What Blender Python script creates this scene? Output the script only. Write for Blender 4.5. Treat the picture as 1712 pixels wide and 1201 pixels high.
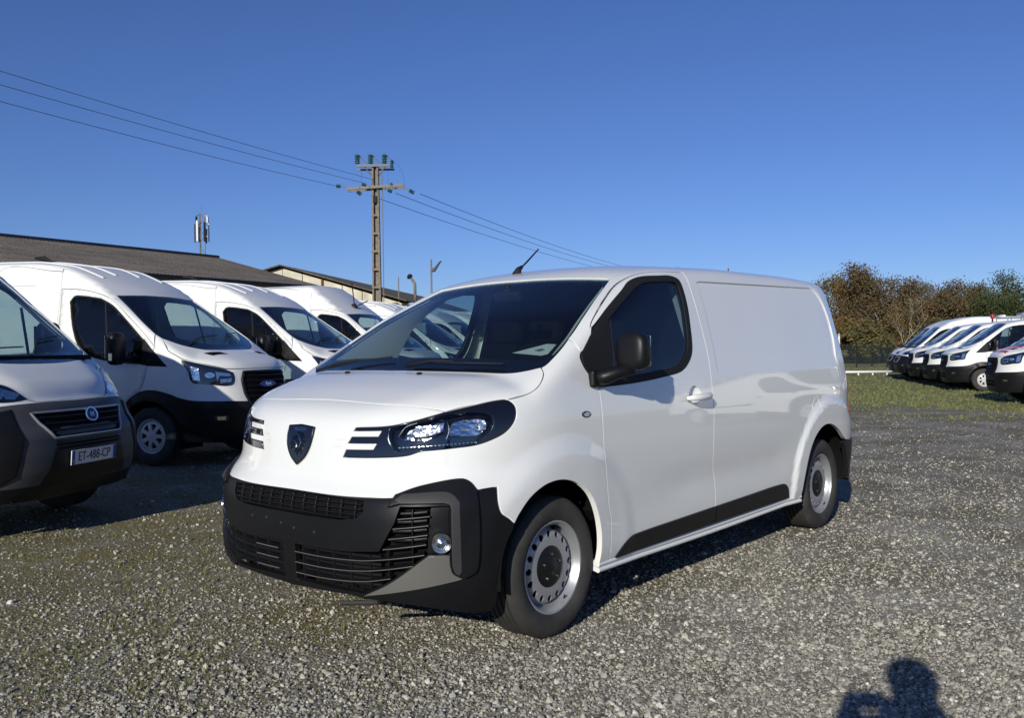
import bpy, bmesh, math, random
import numpy as np
from mathutils import Vector, Matrix
from mathutils.geometry import delaunay_2d_cdt
R = math.radians
scene = bpy.context.scene
for o in list(bpy.data.objects):
    bpy.data.objects.remove(o)
COL = scene.collection

# ------------------------------------------------------------------ camera
F_PX, PW, PH = 1534.6, 1712.0, 1201.0
CAM_LOC = (3.4499, 3.5452, 1.3854)
CAM_YAW, CAM_PITCH, CAM_ROLL = R(-139.854), R(-0.761), R(-0.689)
cam_data = bpy.data.cameras.new('camera')
cam = bpy.data.objects.new('camera', cam_data)
COL.objects.link(cam)
fwv = Vector((math.cos(CAM_YAW) * math.cos(CAM_PITCH), math.sin(CAM_YAW) * math.cos(CAM_PITCH), math.sin(CAM_PITCH)))
rtv = Vector((math.sin(CAM_YAW), -math.cos(CAM_YAW), 0))
upv = rtv.cross(fwv)
r2v = rtv * math.cos(CAM_ROLL) + upv * math.sin(CAM_ROLL)
u2v = -rtv * math.sin(CAM_ROLL) + upv * math.cos(CAM_ROLL)
m3 = Matrix((r2v, u2v, -fwv)).transposed()
cam.matrix_world = Matrix.Translation(CAM_LOC) @ m3.to_4x4()
cam_data.sensor_fit = 'HORIZONTAL'
cam_data.sensor_width = 36.0
cam_data.lens = 36.0 * F_PX / PW
cam_data.clip_start = 0.02
cam_data.clip_end = 3000
scene.camera = cam

# ------------------------------------------------------------------ sky, sun, exposure
SUN_EL, SUN_AZ = R(20.5), R(20.0)        # azimuth measured from +x towards +y
world = bpy.data.worlds.new('World')
scene.world = world
world.use_nodes = True
wn = world.node_tree
bg = wn.nodes['Background']
sky = wn.nodes.new('ShaderNodeTexSky')
sky.sky_type = 'NISHITA'
sky.sun_disc = False
sky.sun_elevation = SUN_EL
sky.sun_rotation = R(90) - SUN_AZ        # measured clockwise from +y
sky.altitude = 900
sky.air_density = 1.0
sky.dust_density = 0.05
sky.ozone_density = 4.0
tint = wn.nodes.new('ShaderNodeVectorMath')      # clear dry autumn air: a deeper blue
tint.operation = 'MULTIPLY'
tint.inputs[1].default_value = (.55, .635, .93)
wn.links.new(sky.outputs[0], tint.inputs[0])
wn.links.new(tint.outputs[0], bg.inputs[0])
bg.inputs[1].default_value = 0.098
sd = bpy.data.lights.new('sun', 'SUN')
sun = bpy.data.objects.new('sun', sd)
COL.objects.link(sun)
sd.energy = 4.25
sd.angle = R(0.53)
sd.color = (1.0, 0.95, 0.84)
sdir = Vector((math.cos(SUN_EL) * math.cos(SUN_AZ), math.cos(SUN_EL) * math.sin(SUN_AZ), math.sin(SUN_EL)))
sun.rotation_euler = sdir.to_track_quat('Z', 'Y').to_euler()
sun.location = (20, 6, 12)
scene.view_settings.view_transform = 'Standard'
scene.view_settings.look = 'None'
scene.view_settings.exposure = 0.0
scene.view_settings.gamma = 1.0
scene.view_settings.use_curve_mapping = False
scene.render.engine = 'CYCLES'
scene.cycles.max_bounces = 8
scene.cycles.transparent_max_bounces = 24

# ------------------------------------------------------------------ materials
def mat(name, col, rough=.5, metal=0., coat=0., spec=.5, bump=None, noise=None, coat_rough=.03, trans=0., ior=1.45):
    m = bpy.data.materials.new(name)
    m.use_nodes = True
    nt = m.node_tree
    b = nt.nodes['Principled BSDF']
    b.inputs['Base Color'].default_value = (*col, 1)
    b.inputs['Roughness'].default_value = rough
    b.inputs['Metallic'].default_value = metal
    b.inputs['Coat Weight'].default_value = coat
    b.inputs['Coat Roughness'].default_value = coat_rough
    b.inputs['Specular IOR Level'].default_value = spec
    b.inputs['IOR'].default_value = ior
    b.inputs['Transmission Weight'].default_value = trans
    tc = nt.nodes.new('ShaderNodeTexCoord')
    if noise:       # (scale, amount)
        n = nt.nodes.new('ShaderNodeTexNoise')
        n.inputs['Scale'].default_value = noise[0]
        n.inputs['Detail'].default_value = 5
        nt.links.new(tc.outputs['Object'], n.inputs['Vector'])
        r = nt.nodes.new('ShaderNodeMapRange')
        r.inputs['From Min'].default_value = .3
        r.inputs['From Max'].default_value = .7
        r.inputs['To Min'].default_value = 1 - noise[1]
        r.inputs['To Max'].default_value = 1 + noise[1]
        nt.links.new(n.outputs[0], r.inputs[0])
        v = nt.nodes.new('ShaderNodeVectorMath')
        v.operation = 'SCALE'
        v.inputs[0].default_value = col
        nt.links.new(r.outputs[0], v.inputs['Scale'])
        nt.links.new(v.outputs[0], b.inputs['Base Color'])
    if bump:        # (scale, strength, distance)
        n = nt.nodes.new('ShaderNodeTexNoise')
        n.inputs['Scale'].default_value = bump[0]
        n.inputs['Detail'].default_value = 3
        nt.links.new(tc.outputs['Object'], n.inputs['Vector'])
        bm = nt.nodes.new('ShaderNodeBump')
        bm.inputs['Strength'].default_value = bump[1]
        bm.inputs['Distance'].default_value = bump[2]
        nt.links.new(n.outputs[0], bm.inputs['Height'])
        nt.links.new(bm.outputs[0], b.inputs['Normal'])
    return m

def glass_mat(name, tint, refl=1.5, dirt=.0):
    m = bpy.data.materials.new(name)
    m.use_nodes = True
    nt = m.node_tree
    for n in list(nt.nodes):
        if n.type == 'BSDF_PRINCIPLED':
            nt.nodes.remove(n)
    out = [n for n in nt.nodes if n.type == 'OUTPUT_MATERIAL'][0]
    tr = nt.nodes.new('ShaderNodeBsdfTransparent')
    tr.inputs[0].default_value = (*tint, 1)
    gl = nt.nodes.new('ShaderNodeBsdfGlossy')
    gl.inputs['Roughness'].default_value = .01
    gl.inputs[0].default_value = (.95, .97, 1, 1)
    fr = nt.nodes.new('ShaderNodeFresnel')
    ge = nt.nodes.new('ShaderNodeNewGeometry')      # one sheet of glass: same reflection from both sides
    ma = nt.nodes.new('ShaderNodeMath'); ma.operation = 'MULTIPLY_ADD'
    nt.links.new(ge.outputs['Backfacing'], ma.inputs[0])
    ma.inputs[1].default_value = 1 / refl - refl
    ma.inputs[2].default_value = refl
    nt.links.new(ma.outputs[0], fr.inputs[0])
    mx = nt.nodes.new('ShaderNodeMixShader')
    nt.links.new(fr.outputs[0], mx.inputs[0])
    nt.links.new(tr.outputs[0], mx.inputs[1])
    nt.links.new(gl.outputs[0], mx.inputs[2])
    last = mx
    if dirt:
        df = nt.nodes.new('ShaderNodeBsdfDiffuse')
        df.inputs[0].default_value = (.6, .6, .58, 1)
        m2 = nt.nodes.new('ShaderNodeMixShader')
        m2.inputs[0].default_value = dirt
        nt.links.new(mx.outputs[0], m2.inputs[1])
        nt.links.new(df.outputs[0], m2.inputs[2])
        last = m2
    nt.links.new(last.outputs[0], out.inputs[0])
    return m

M = {}
M['paint'] = mat('white_paint', (.80, .81, .785), .40, 0, 1.0, noise=(1.3, .012))
M['paint'].node_tree.nodes['Principled BSDF'].inputs['Coat IOR'].default_value = 1.75
M['paint2'] = mat('white_paint_dusty', (.78, .785, .76), .45, 0, .6, noise=(2.5, .04), coat_rough=.08)
M['plastic'] = mat('black_plastic', (.008, .0083, .0095), .40, bump=(900, .25, .0006), noise=(6, .12))
M['plastic_grey'] = mat('grey_bumper_plastic', (.035, .035, .037), .55, bump=(700, .2, .0006), noise=(5, .12))
M['skid'] = mat('grey_trim_and_slat_glint', (.125, .122, .11), .36, bump=(700, .15, .0005))
M['gloss'] = mat('gloss_black', (.006, .007, .012), .12, 0, 1.0, coat_rough=.01)
M['rubber'] = mat('rubber', (.012, .012, .013), .7)
M['tyre'] = mat('tyre_rubber', (.038, .036, .034), .78, bump=(60, .3, .002), noise=(9, .3))
M['tyre_dusty'] = mat('tyre_tread_rubber', (.05, .048, .044), .85, bump=(80, .5, .003), noise=(14, .35))
M['steel'] = mat('silver_wheel_steel', (.44, .45, .47), .38, .6, .2, bump=(40, .08, .002), noise=(7, .08))
M['hubcap'] = mat('wheel_cover_silver', (.55, .55, .56), .4, .2, .3)
M['chrome'] = mat('chrome', (.8, .8, .82), .08, 1.)
M['darkchrome'] = mat('dark_chrome', (.06, .06, .065), .25, 1.)
M['reflector'] = mat('lamp_reflector', (.90, .88, .82), .16, 1., bump=(70, .35, .003))
M['dark'] = mat('dark_liner', (.008, .008, .009), .9)
M['int_dark'] = mat('interior_dark', (.010, .011, .014), .75, bump=(200, .2, .001))
M['int_seat'] = mat('seat_fabric', (.004, .0045, .006), .9, bump=(300, .3, .001))
M['int_trim'] = mat('interior_grey_trim', (.50, .50, .48), .8)
M['bulk'] = mat('bulkhead_dark', (.006, .006, .008), .8)
M['paper'] = mat('paper', (.75, .75, .72), .8)
M['red'] = mat('red_lamp_plastic', (.35, .012, .012), .15, 0, 1.)
M['orange'] = mat('orange_lamp_plastic', (.7, .2, .02), .2, 0, 1.)
M['redpaint'] = mat('red_vinyl', (.5, .03, .03), .4)
for k_ in ('int_dark', 'int_seat', 'bulk', 'dark', 'rubber', 'plastic'):
    M[k_].node_tree.nodes['Principled BSDF'].inputs['Specular IOR Level'].default_value = .08 if k_ != 'rubber' and k_ != 'plastic' else .32
M['glass'] = glass_mat('window_glass', (.60, .72, .71), 1.5, .004)
M['glass_dark'] = glass_mat('tinted_window_glass', (.40, .50, .54), 1.5, .004)
M['lens'] = glass_mat('clear_lens', (.92, .94, .96), 1.5)
M['plate'] = mat('plate_white', (.75, .76, .74), .35, noise=(20, .06))
M['blue'] = mat('plate_blue', (.02, .06, .35), .35)
M['ink'] = mat('black_print', (.01, .01, .01), .5)

# ------------------------------------------------------------------ object helpers
def link(o, parent=None):
    COL.objects.link(o)
    if parent is not None:
        o.parent = parent
    return o
def empty(name, loc, rz, label, cat, group=None):
    o = bpy.data.objects.new(name, None)
    o.empty_display_size = .3
    o.location = loc
    o.rotation_euler = (0, 0, rz)
    link(o)
    tag(o, label, cat, group)
    return o
def tag(o, label=None, cat=None, group=None, kind=None):
    if label: o['label'] = label
    if cat: o['category'] = cat
    if group: o['group'] = group
    if kind: o['kind'] = kind
    return o
def mesh_obj(name, verts, faces, material, parent=None, smooth=False, normals=None):
    me = bpy.data.meshes.new(name)
    me.from_pydata([tuple(v) for v in verts], [], [tuple(f) for f in faces])
    me.update()
    if isinstance(material, (list, tuple)):
        for m_ in material: me.materials.append(m_)
    else:
        me.materials.append(material)
    if smooth or normals is not None:
        me.polygons.foreach_set('use_smooth', [True] * len(me.polygons))
    if normals is not None:
        me.normals_split_custom_set_from_vertices([tuple(n) for n in normals])
    return link(bpy.data.objects.new(name, me), parent)

class MB:
    """collects simple solids into one mesh"""
    def __init__(s): s.v = []; s.f = []; s.mi = []
    def add(s, v, f, mi=0):
        b = len(s.v); s.v += [tuple(p) for p in v]; s.f += [tuple(b + i for i in q) for q in f]; s.mi += [mi] * len(f)
    def box(s, c, d, rot=None, mi=0):
        c = Vector(c); hx, hy, hz = d[0] / 2, d[1] / 2, d[2] / 2
        vs = [Vector((x, y, z)) for z in (-hz, hz) for y in (-hy, hy) for x in (-hx, hx)]
        if rot is not None: vs = [rot @ v for v in vs]
        s.add([c + v for v in vs], [(0, 2, 3, 1), (4, 5, 7, 6), (0, 1, 5, 4), (2, 6, 7, 3), (0, 4, 6, 2), (1, 3, 7, 5)], mi)
    def tube(s, pts, r, n=8, mi=0, cap=True):
        pts = [Vector(p) for p in pts]
        rr = r if isinstance(r, (list, tuple)) else [r] * len(pts)
        rings = []
        ref = None
        for i, p in enumerate(pts):
            d = (pts[min(i + 1, len(pts) - 1)] - pts[max(i - 1, 0)]).normalized()
            if ref is None:
                ref = Vector((0, 0, 1)) if abs(d.z) < .9 else Vector((1, 0, 0))
            a = d.cross(ref).normalized(); b = a.cross(d).normalized(); ref = b
            rings.append([p + (a * math.cos(t) + b * math.sin(t)) * rr[i] for t in [2 * math.pi * k / n for k in range(n)]])
        v = [q for r_ in rings for q in r_]
        f = [(i * n + k, i * n + (k + 1) % n, (i + 1) * n + (k + 1) % n, (i + 1) * n + k) for i in range(len(pts) - 1) for k in range(n)]
        if cap: f += [tuple(range(n))[::-1], tuple((len(pts) - 1) * n + k for k in range(n))]
        s.add(v, f, mi)
    def lathe(s, prof, n, M_=None, mi=0, close=False):
        """prof: (radius, axial y); spun about the y axis"""
        v = []
        for r_, a in prof:
            for k in range(n):
                t = 2 * math.pi * k / n
                p = Vector((r_ * math.cos(t), a, r_ * math.sin(t)))
                v.append(M_ @ p if M_ is not None else p)
        m_ = len(prof)
        f = [(i * n + k, (i + 1) * n + k, (i + 1) * n + (k + 1) % n, i * n + (k + 1) % n) for i in range(m_ - 1) for k in range(n)]
        s.add(v, f, mi)
    def build(s, name, material, parent=None, smooth=False, bevel=0, auto=None):
        o = mesh_obj(name, s.v, s.f, material, parent, smooth)
        o.data.polygons.foreach_set('material_index', s.mi)
        bm = bmesh.new(); bm.from_mesh(o.data)
        bmesh.ops.recalc_face_normals(bm, faces=bm.faces)
        bm.to_mesh(o.data); bm.free()
        if auto is not None:
            o.data.set_sharp_from_angle(angle=R(auto))
        if bevel:
            md = o.modifiers.new('bevel', 'BEVEL'); md.width = bevel; md.segments = 2; md.limit_method = 'ANGLE'
        return o
def tab(knots, sig=.02, lo=-6., hi=6., n=2401):
    k=np.array(sorted(knots),float); x=np.linspace(lo,hi,n); y=np.interp(x,k[:,0],k[:,1])
    # keep end slopes flat-extended
    h=x[1]-x[0]; m=int(4*sig/h)+1; g=np.exp(-.5*(np.arange(-m,m+1)*h/sig)**2); g/=g.sum()
    y=np.convolve(np.pad(y,m,mode='edge'),g,'valid')
    return lambda v: np.interp(v,x,y)
def smax(a,b,k):
    h=np.maximum(k-np.abs(a-b),0)/k
    return np.maximum(a,b)+h*h*h*k/6.
def smin(a,b,k): return -smax(-a,-b,k)
def sst(a,b,x):
    t=np.clip((x-a)/(b-a),0,1); return t*t*(3-2*t)
class Body:
    def __init__(s, Y, XF, XR, x0f, x0r, pf, pr, Tb, Tw, Tr, ws_shift, cb, cw, cr, disp=None, kt=.12, kb=.02, kwr=.05, zb=.1, ykt=None):
        s.__dict__.update(locals()); 
    crease=None
    def top(s,x,y):
        y2=(y/.8)**2
        a=s.Tb(x)-s.cb*y2
        if s.crease is not None:
            q=(np.abs(y)-s.crease[0](x))/.035
            a=a-s.crease[1]*.035*np.logaddexp(0,q)
        w=s.Tw(x+s.ws_shift*y2)-s.cw*y2
        r=s.Tr(x)-s.cr*y2*(.5+.5*y2)
        return smax(a,smin(w,r,s.kwr),s.kb)
    def f(s,P):
        x,y,z=P[...,0],np.abs(P[...,1]),P[...,2]
        Y=s.Y(z)
        if s.disp is not None: Y=Y+s.disp(x,z)
        A=np.maximum(s.XF(z)-s.x0f,.05); B=np.maximum(s.x0r-s.XR(z),.05)
        u=y/Y
        xf=np.maximum(x-s.x0f,0)/A; xr=np.maximum(s.x0r-x,0)/B
        pf=s.pf(z) if callable(s.pf) else s.pf
        rf=(u**pf+xf**pf)**(1/pf); rr=(u**s.pr+xr**s.pr)**(1/s.pr)
        pl=np.where(x>s.x0f,(rf-1)*np.minimum(Y,A)*1.1,np.where(x<s.x0r,(rr-1)*np.minimum(Y,B),(u-1)*Y))
        t=(z-s.top(x,y))*.9
        return smax(pl,t,s.kt)
    def n(s,P,e=.002):
        g=np.stack([s.f(P+np.eye(3)[i]*e)-s.f(P-np.eye(3)[i]*e) for i in range(3)],-1)
        return g/np.maximum(np.linalg.norm(g,axis=-1,keepdims=True),1e-9)
    def hit(s,O,D,t0,t1,steps=60):
        O=np.asarray(O,float);D=np.asarray(D,float)
        n=len(O); a=np.full(n,float(t0)); b=np.full(n,float(t1)); done=np.zeros(n,bool)
        ts=np.linspace(t0,t1,steps)
        for i in range(1,steps):
            v=s.f(O+D*ts[i])<0
            new=v&~done; a[new]=ts[i-1]; b[new]=ts[i]; done|=v
        for i in range(22):
            m=(a+b)/2; v=s.f(O+D*m[:,None])<0
            b=np.where(v,m,b); a=np.where(v,a,m)
        P=O+D*((a+b)/2)[:,None]
        return P,done
def arch(x,z,cx,cz,r0,r1,amt):
    r=np.hypot(x-cx,z-cz); return amt*(1-sst(r0,r1,r))
# ---------------- main van
def rec_d(x,z):
    zt=1.776+(-x-1.575)*.018
    xr=-3.525-.02+.0*z+.045*sst(1.45,1.25,z)+.05*sst(1.5,1.8,z)
    a=x*0+(-1.566-x); b=(x-xr); c=zt-z
    r=.16; u=np.maximum(r-b,0); v=np.maximum(r-c,0)
    k=r-np.hypot(u,v)
    d2=np.where((b<r)&(c<r),k,np.minimum(b,c))
    return np.minimum(a,d2)
def expert():
    Y=tab([(0,.84),(.2,.885),(.35,.93),(.6,.95),(.85,.96),(1.05,.955),(1.3,.92),(1.6,.85),(1.8,.79),(2.0,.72)],.04)
    XF=tab([(0,.72),(.18,.79),(.26,.85),(.35,.87),(.55,.88),(.66,.875),(.74,.855),(.79,.82),(.95,.80),(1.05,.78),(1.12,.755),(1.2,.74),(2,.74)],.018)
    XR=tab([(0,-4.0),(.3,-4.06),(.6,-4.08),(1.1,-4.07),(1.9,-3.93)],.05)
    Tb=tab([(-2,1.0),(-.6,1.1),(0,1.285),(.28,1.262),(.5,1.20),(.72,1.11),(.85,1.02),(1.2,.7)],.05)
    Tw=tab([(1.5,.55),(.25,1.25),(-.3,1.56),(-.85,1.81),(-1.4,2.03),(-5,3.)],.06)
    Tr=tab([(1,1.2),(-.3,1.70),(-.85,1.825),(-1.2,1.885),(-2,1.915),(-3,1.92),(-3.7,1.905),(-4.2,1.86)],.1)
    def disp(x,z):
        d=arch(x,z,0,.33,.53,.65,.016)*(.35+.65*sst(-.50,-.15,x))+arch(x,z,-3.275,.33,.61,.67,.024)
        m=sst(-.42,-1.25,x)*sst(-2.85,-2.3,x)
        d=d-m*.014*np.exp(-((z-.60)/.11)**2)
        d=d-.012*sst(0,.013,rec_d(x,z))*sst(1.19,1.33,z)
        return d
    pf=tab([(0,3.6),(.72,3.6),(.84,2.75),(2,2.75)],.02)
    B=Body(Y,XF,XR,-.10,-3.3,pf,3.6,Tb,Tw,Tr,.13,.028,.0,.06,disp,kt=.12)
    B.crease=(tab([(-.5,1.2),(.02,.80),(.187,.66),(.407,.596),(.571,.54),(.697,.47),(.9,.40),(1.2,.3)],.04),.20)
    return B
# ---------------- tall vans of the background rows (front axle at the origin)
def transit(h=2.62, cap=0):
    Y=tab([(0,.86),(.25,.93),(.5,.97),(.9,1.0),(1.1,1.0),(1.4,.965),(1.8,.90),(2.2,.83),(2.6,.76),(2.9,.70)],.05)
    XF=tab([(0,.86),(.22,.93),(.35,1.0),(.7,1.03),(.82,1.0),(1.0,.985),(1.2,.95),(1.35,.93),(3,.93)],.02)
    XR=tab([(0,-4.4),(.5,-4.45),(2,-4.42),(2.6,-4.36)],.05)
    pf=tab([(0,3.0),(.75,3.0),(.9,2.6),(3,2.6)],.03)
    Tb=tab([(-2,1.2),(-.3,1.42),(.1,1.465),(.45,1.405),(.7,1.335),(.9,1.24),(1.0,1.14),(1.2,.9)],.05)
    Tw=tab([(1.5,.71),(.45,1.40),(-.62,2.10),(-1.6,2.80),(-6,5)],.05)
    if cap==2: Tr=tab([(1,1.2),(-.2,1.90),(-.62,2.115),(-1.0,2.20),(-1.5,h-.02),(-2.2,h),(-3,h),(-4.4,h-.02)],.09)
    elif cap: Tr=tab([(1,1.6),(-.3,1.95),(-.62,2.12),(-1.0,2.47),(-1.25,h-.06),(-1.6,h),(-4.4,h-.02)],.07)
    else: Tr=tab([(1,1.2),(-.2,1.85),(-.62,2.125),(-1.0,2.335),(-1.45,h-.10),(-2.0,h-.025),(-3,h),(-4.4,h-.03)],.09)
    def disp(x,z):
        d=arch(x,z,0,.36,.46,.52,.02)+arch(x,z,-3.3,.36,.46,.52,.02)
        return d-.010*np.exp(-((z-1.02)/.05)**2)*sst(-.6,-.9,x)
    B=Body(Y,XF,XR,-.15,-4.15,pf,4.,Tb,Tw,Tr,.10,.05,.0,.05,disp,kt=.10,kwr=.02)
    B.crease=(tab([(-.5,1.2),(.1,.60),(.6,.52),(.95,.45),(1.2,.4)],.04),.18)
    return B
def ducato(h=2.56):
    Y=tab([(0,.90),(.25,.97),(.5,1.0),(.9,1.01),(1.1,1.0),(1.4,.98),(1.8,.93),(2.2,.88),(2.6,.82),(2.9,.75)],.05)
    XF=tab([(0,.72),(.22,.80),(.38,.90),(.50,.945),(.62,.955),(.78,.94),(.84,.90),(.98,.865),(1.03,.80),(1.15,.76),(3,.76)],.016)
    XR=tab([(0,-4.3),(.5,-4.35),(2,-4.33),(2.6,-4.28)],.05)
    pf=tab([(0,3.2),(.78,3.2),(.9,2.8),(3,2.8)],.03)
    Tb=tab([(-2,1.1),(-.3,1.30),(.1,1.45),(.3,1.395),(.55,1.28),(.75,1.14),(.85,1.03),(1.0,.85)],.04)
    Tw=tab([(1.5,.48),(.32,1.40),(-.56,2.15),(-1.6,2.75),(-6,5)],.05)
    Tr=tab([(1,1.3),(-.3,1.85),(-.56,2.17),(-1.05,2.40),(-1.45,h-.05),(-2.0,h),(-4.4,h-.02)],.08)
    def disp(x,z):
        return arch(x,z,0,.36,.50,.56,.03)+arch(x,z,-3.45,.36,.50,.56,.02)-.010*np.exp(-((z-1.0)/.05)**2)*sst(-.6,-.9,x)
    B=Body(Y,XF,XR,-.05,-4.05,pf,4.,Tb,Tw,Tr,.10,.03,.0,.04,disp,kt=.09,kwr=.02)
    B.crease=(tab([(-.5,1.2),(.1,.76),(.4,.60),(.80,.42),(1.2,.3)],.04),.40)
    return B
# ------------------------------------------------------------------ panels cut out of a body surface
class Mode:
    """a 2-D chart of the body: uv <-> rays that meet the surface"""
    def __init__(s, kind, ax=0., az=0., sgn=1, sc=.9): s.k, s.ax, s.az, s.sgn, s.sc = kind, ax, az, sgn, sc
    def rays(s, uv):
        u, v = uv[:, 0], uv[:, 1]; n = len(u); z0 = np.zeros(n); o1 = np.ones(n)
        if s.k == 'side': return np.stack([u, o1 * 1.6, v], -1), np.stack([z0, -o1, z0], -1), 0, 1.55
        if s.k == 'top': return np.stack([u, v, o1 * 3.2], -1), np.stack([z0, z0, -o1], -1), 0, 3.
        if s.k == 'front': return np.stack([o1 * 2.0, u, v], -1), np.stack([-o1, z0, z0], -1), 0, 3.
        if s.k == 'phi':
            p = u / s.sc; d = np.stack([np.cos(p) * s.sgn, np.sin(p), z0], -1)
            return np.stack([o1 * s.ax, z0, v], -1) + d * 2.6, -d, 0, 2.5
        if s.k == 'tube':
            p = v; d = np.stack([z0, np.cos(p), np.sin(p)], -1)
            return np.stack([u, z0, o1 * s.az], -1) + d * 2.3, -d, 0, 2.2
    def uv(s, P):
        x, y, z = P[:, 0], P[:, 1], P[:, 2]
        if s.k == 'side': return np.stack([x, z], -1)
        if s.k == 'top': return np.stack([x, y], -1)
        if s.k == 'front': return np.stack([y, z], -1)
        if s.k == 'phi': return np.stack([np.arctan2(y, (x - s.ax) * s.sgn) * s.sc, z], -1)
        if s.k == 'tube': return np.stack([x, np.arctan2(z - s.az, y)], -1)
    def lift(s, B, uv):
        O, D, t0, t1 = s.rays(np.asarray(uv, float))
        P, ok = B.hit(O, D, t0, t1, 40)
        return P

def conv(B, m1, pts, m2):
    return [tuple(q) for q in m2.uv(m1.lift(B, np.array(pts, float)))]

def catmull(pts, n=6):
    P = [np.array(p, float) for p in pts]
    if len(P) < 3: return P
    out = []
    Q = [2 * P[0] - P[1]] + P + [2 * P[-1] - P[-2]]
    for i in range(1, len(Q) - 2):
        p0, p1, p2, p3 = Q[i - 1:i + 3]
        t0 = 0.; t1 = t0 + max(np.linalg.norm(p1 - p0), 1e-6) ** .5; t2 = t1 + max(np.linalg.norm(p2 - p1), 1e-6) ** .5; t3 = t2 + max(np.linalg.norm(p3 - p2), 1e-6) ** .5
        for k in range(n):
            t = t1 + (t2 - t1) * k / n
            a1 = (t1 - t) / (t1 - t0) * p0 + (t - t0) / (t1 - t0) * p1; a2 = (t2 - t) / (t2 - t1) * p1 + (t - t1) / (t2 - t1) * p2; a3 = (t3 - t) / (t3 - t2) * p2 + (t - t2) / (t3 - t2) * p3
            b1 = (t2 - t) / (t2 - t0) * a1 + (t - t0) / (t2 - t0) * a2; b2 = (t3 - t) / (t3 - t1) * a2 + (t - t1) / (t3 - t1) * a3
            out.append((t2 - t) / (t2 - t1) * b1 + (t - t1) / (t2 - t1) * b2)
    out.append(P[-1])
    return out

def outline(runs, h=.02, flip=False):
    """runs: lists of points; a list starting with 's' is smoothed. Returns a closed, evenly cut CCW loop"""
    pts = []
    for r_ in runs:
        q = catmull(r_[1:]) if r_ and r_[0] == 's' else [np.array(p, float) for p in r_]
        for p in q:
            if not pts or np.linalg.norm(p - pts[-1]) > 1e-4: pts.append(p)
    if np.linalg.norm(pts[0] - pts[-1]) < 1e-4: pts.pop()
    out = []
    for i in range(len(pts)):
        a, b = pts[i], pts[(i + 1) % len(pts)]
        k = max(1, int(math.ceil(np.linalg.norm(b - a) / h - 1e-6)))
        for j in range(k): out.append(a + (b - a) * j / k)
    P = np.array(out)
    ar = np.sum(P[:, 0] * np.roll(P[:, 1], -1) - np.roll(P[:, 0], -1) * P[:, 1])
    if ar < 0: P = P[::-1]
    return P

def mirror_runs(runs, axis=0):
    """a half outline from the centre line round to the centre line -> the whole one"""
    m = []
    for r_ in reversed(runs):
        s_ = r_ and r_[0] == 's'
        q = r_[1:] if s_ else r_
        q = [((-p[0], p[1]) if axis == 0 else (p[0], -p[1]) if axis == 1 else (p[0], math.pi - p[1])) for p in reversed(q)]
        m.append(['s'] + q if s_ else q)
    return list(runs) + m

def inset(P, d):
    """shrink a CCW loop by d"""
    a = P - np.roll(P, 1, 0); b = np.roll(P, -1, 0) - P
    a /= np.maximum(np.linalg.norm(a, axis=1, keepdims=True), 1e-9); b /= np.maximum(np.linalg.norm(b, axis=1, keepdims=True), 1e-9)
    na = np.stack([-a[:, 1], a[:, 0]], -1); nb = np.stack([-b[:, 1], b[:, 0]], -1)
    n = na + nb; l = np.maximum(np.linalg.norm(n, axis=1, keepdims=True), .5); n = n / l
    c = np.clip(np.sum(n * na, 1, keepdims=True), .5, 1)
    return P + n * d / c

def inside(P, X):
    x, y = X[:, 0], X[:, 1]; r_ = np.zeros(len(X), bool)
    a = P; b = np.roll(P, -1, 0)
    for i in range(len(P)):
        y1, y2 = a[i, 1], b[i, 1]
        if y1 == y2: continue
        c = (y1 > y) != (y2 > y)
        xi = (b[i, 0] - a[i, 0]) * (y - y1) / (y2 - y1) + a[i, 0]
        r_ ^= c & (x < xi)
    return r_

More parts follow.
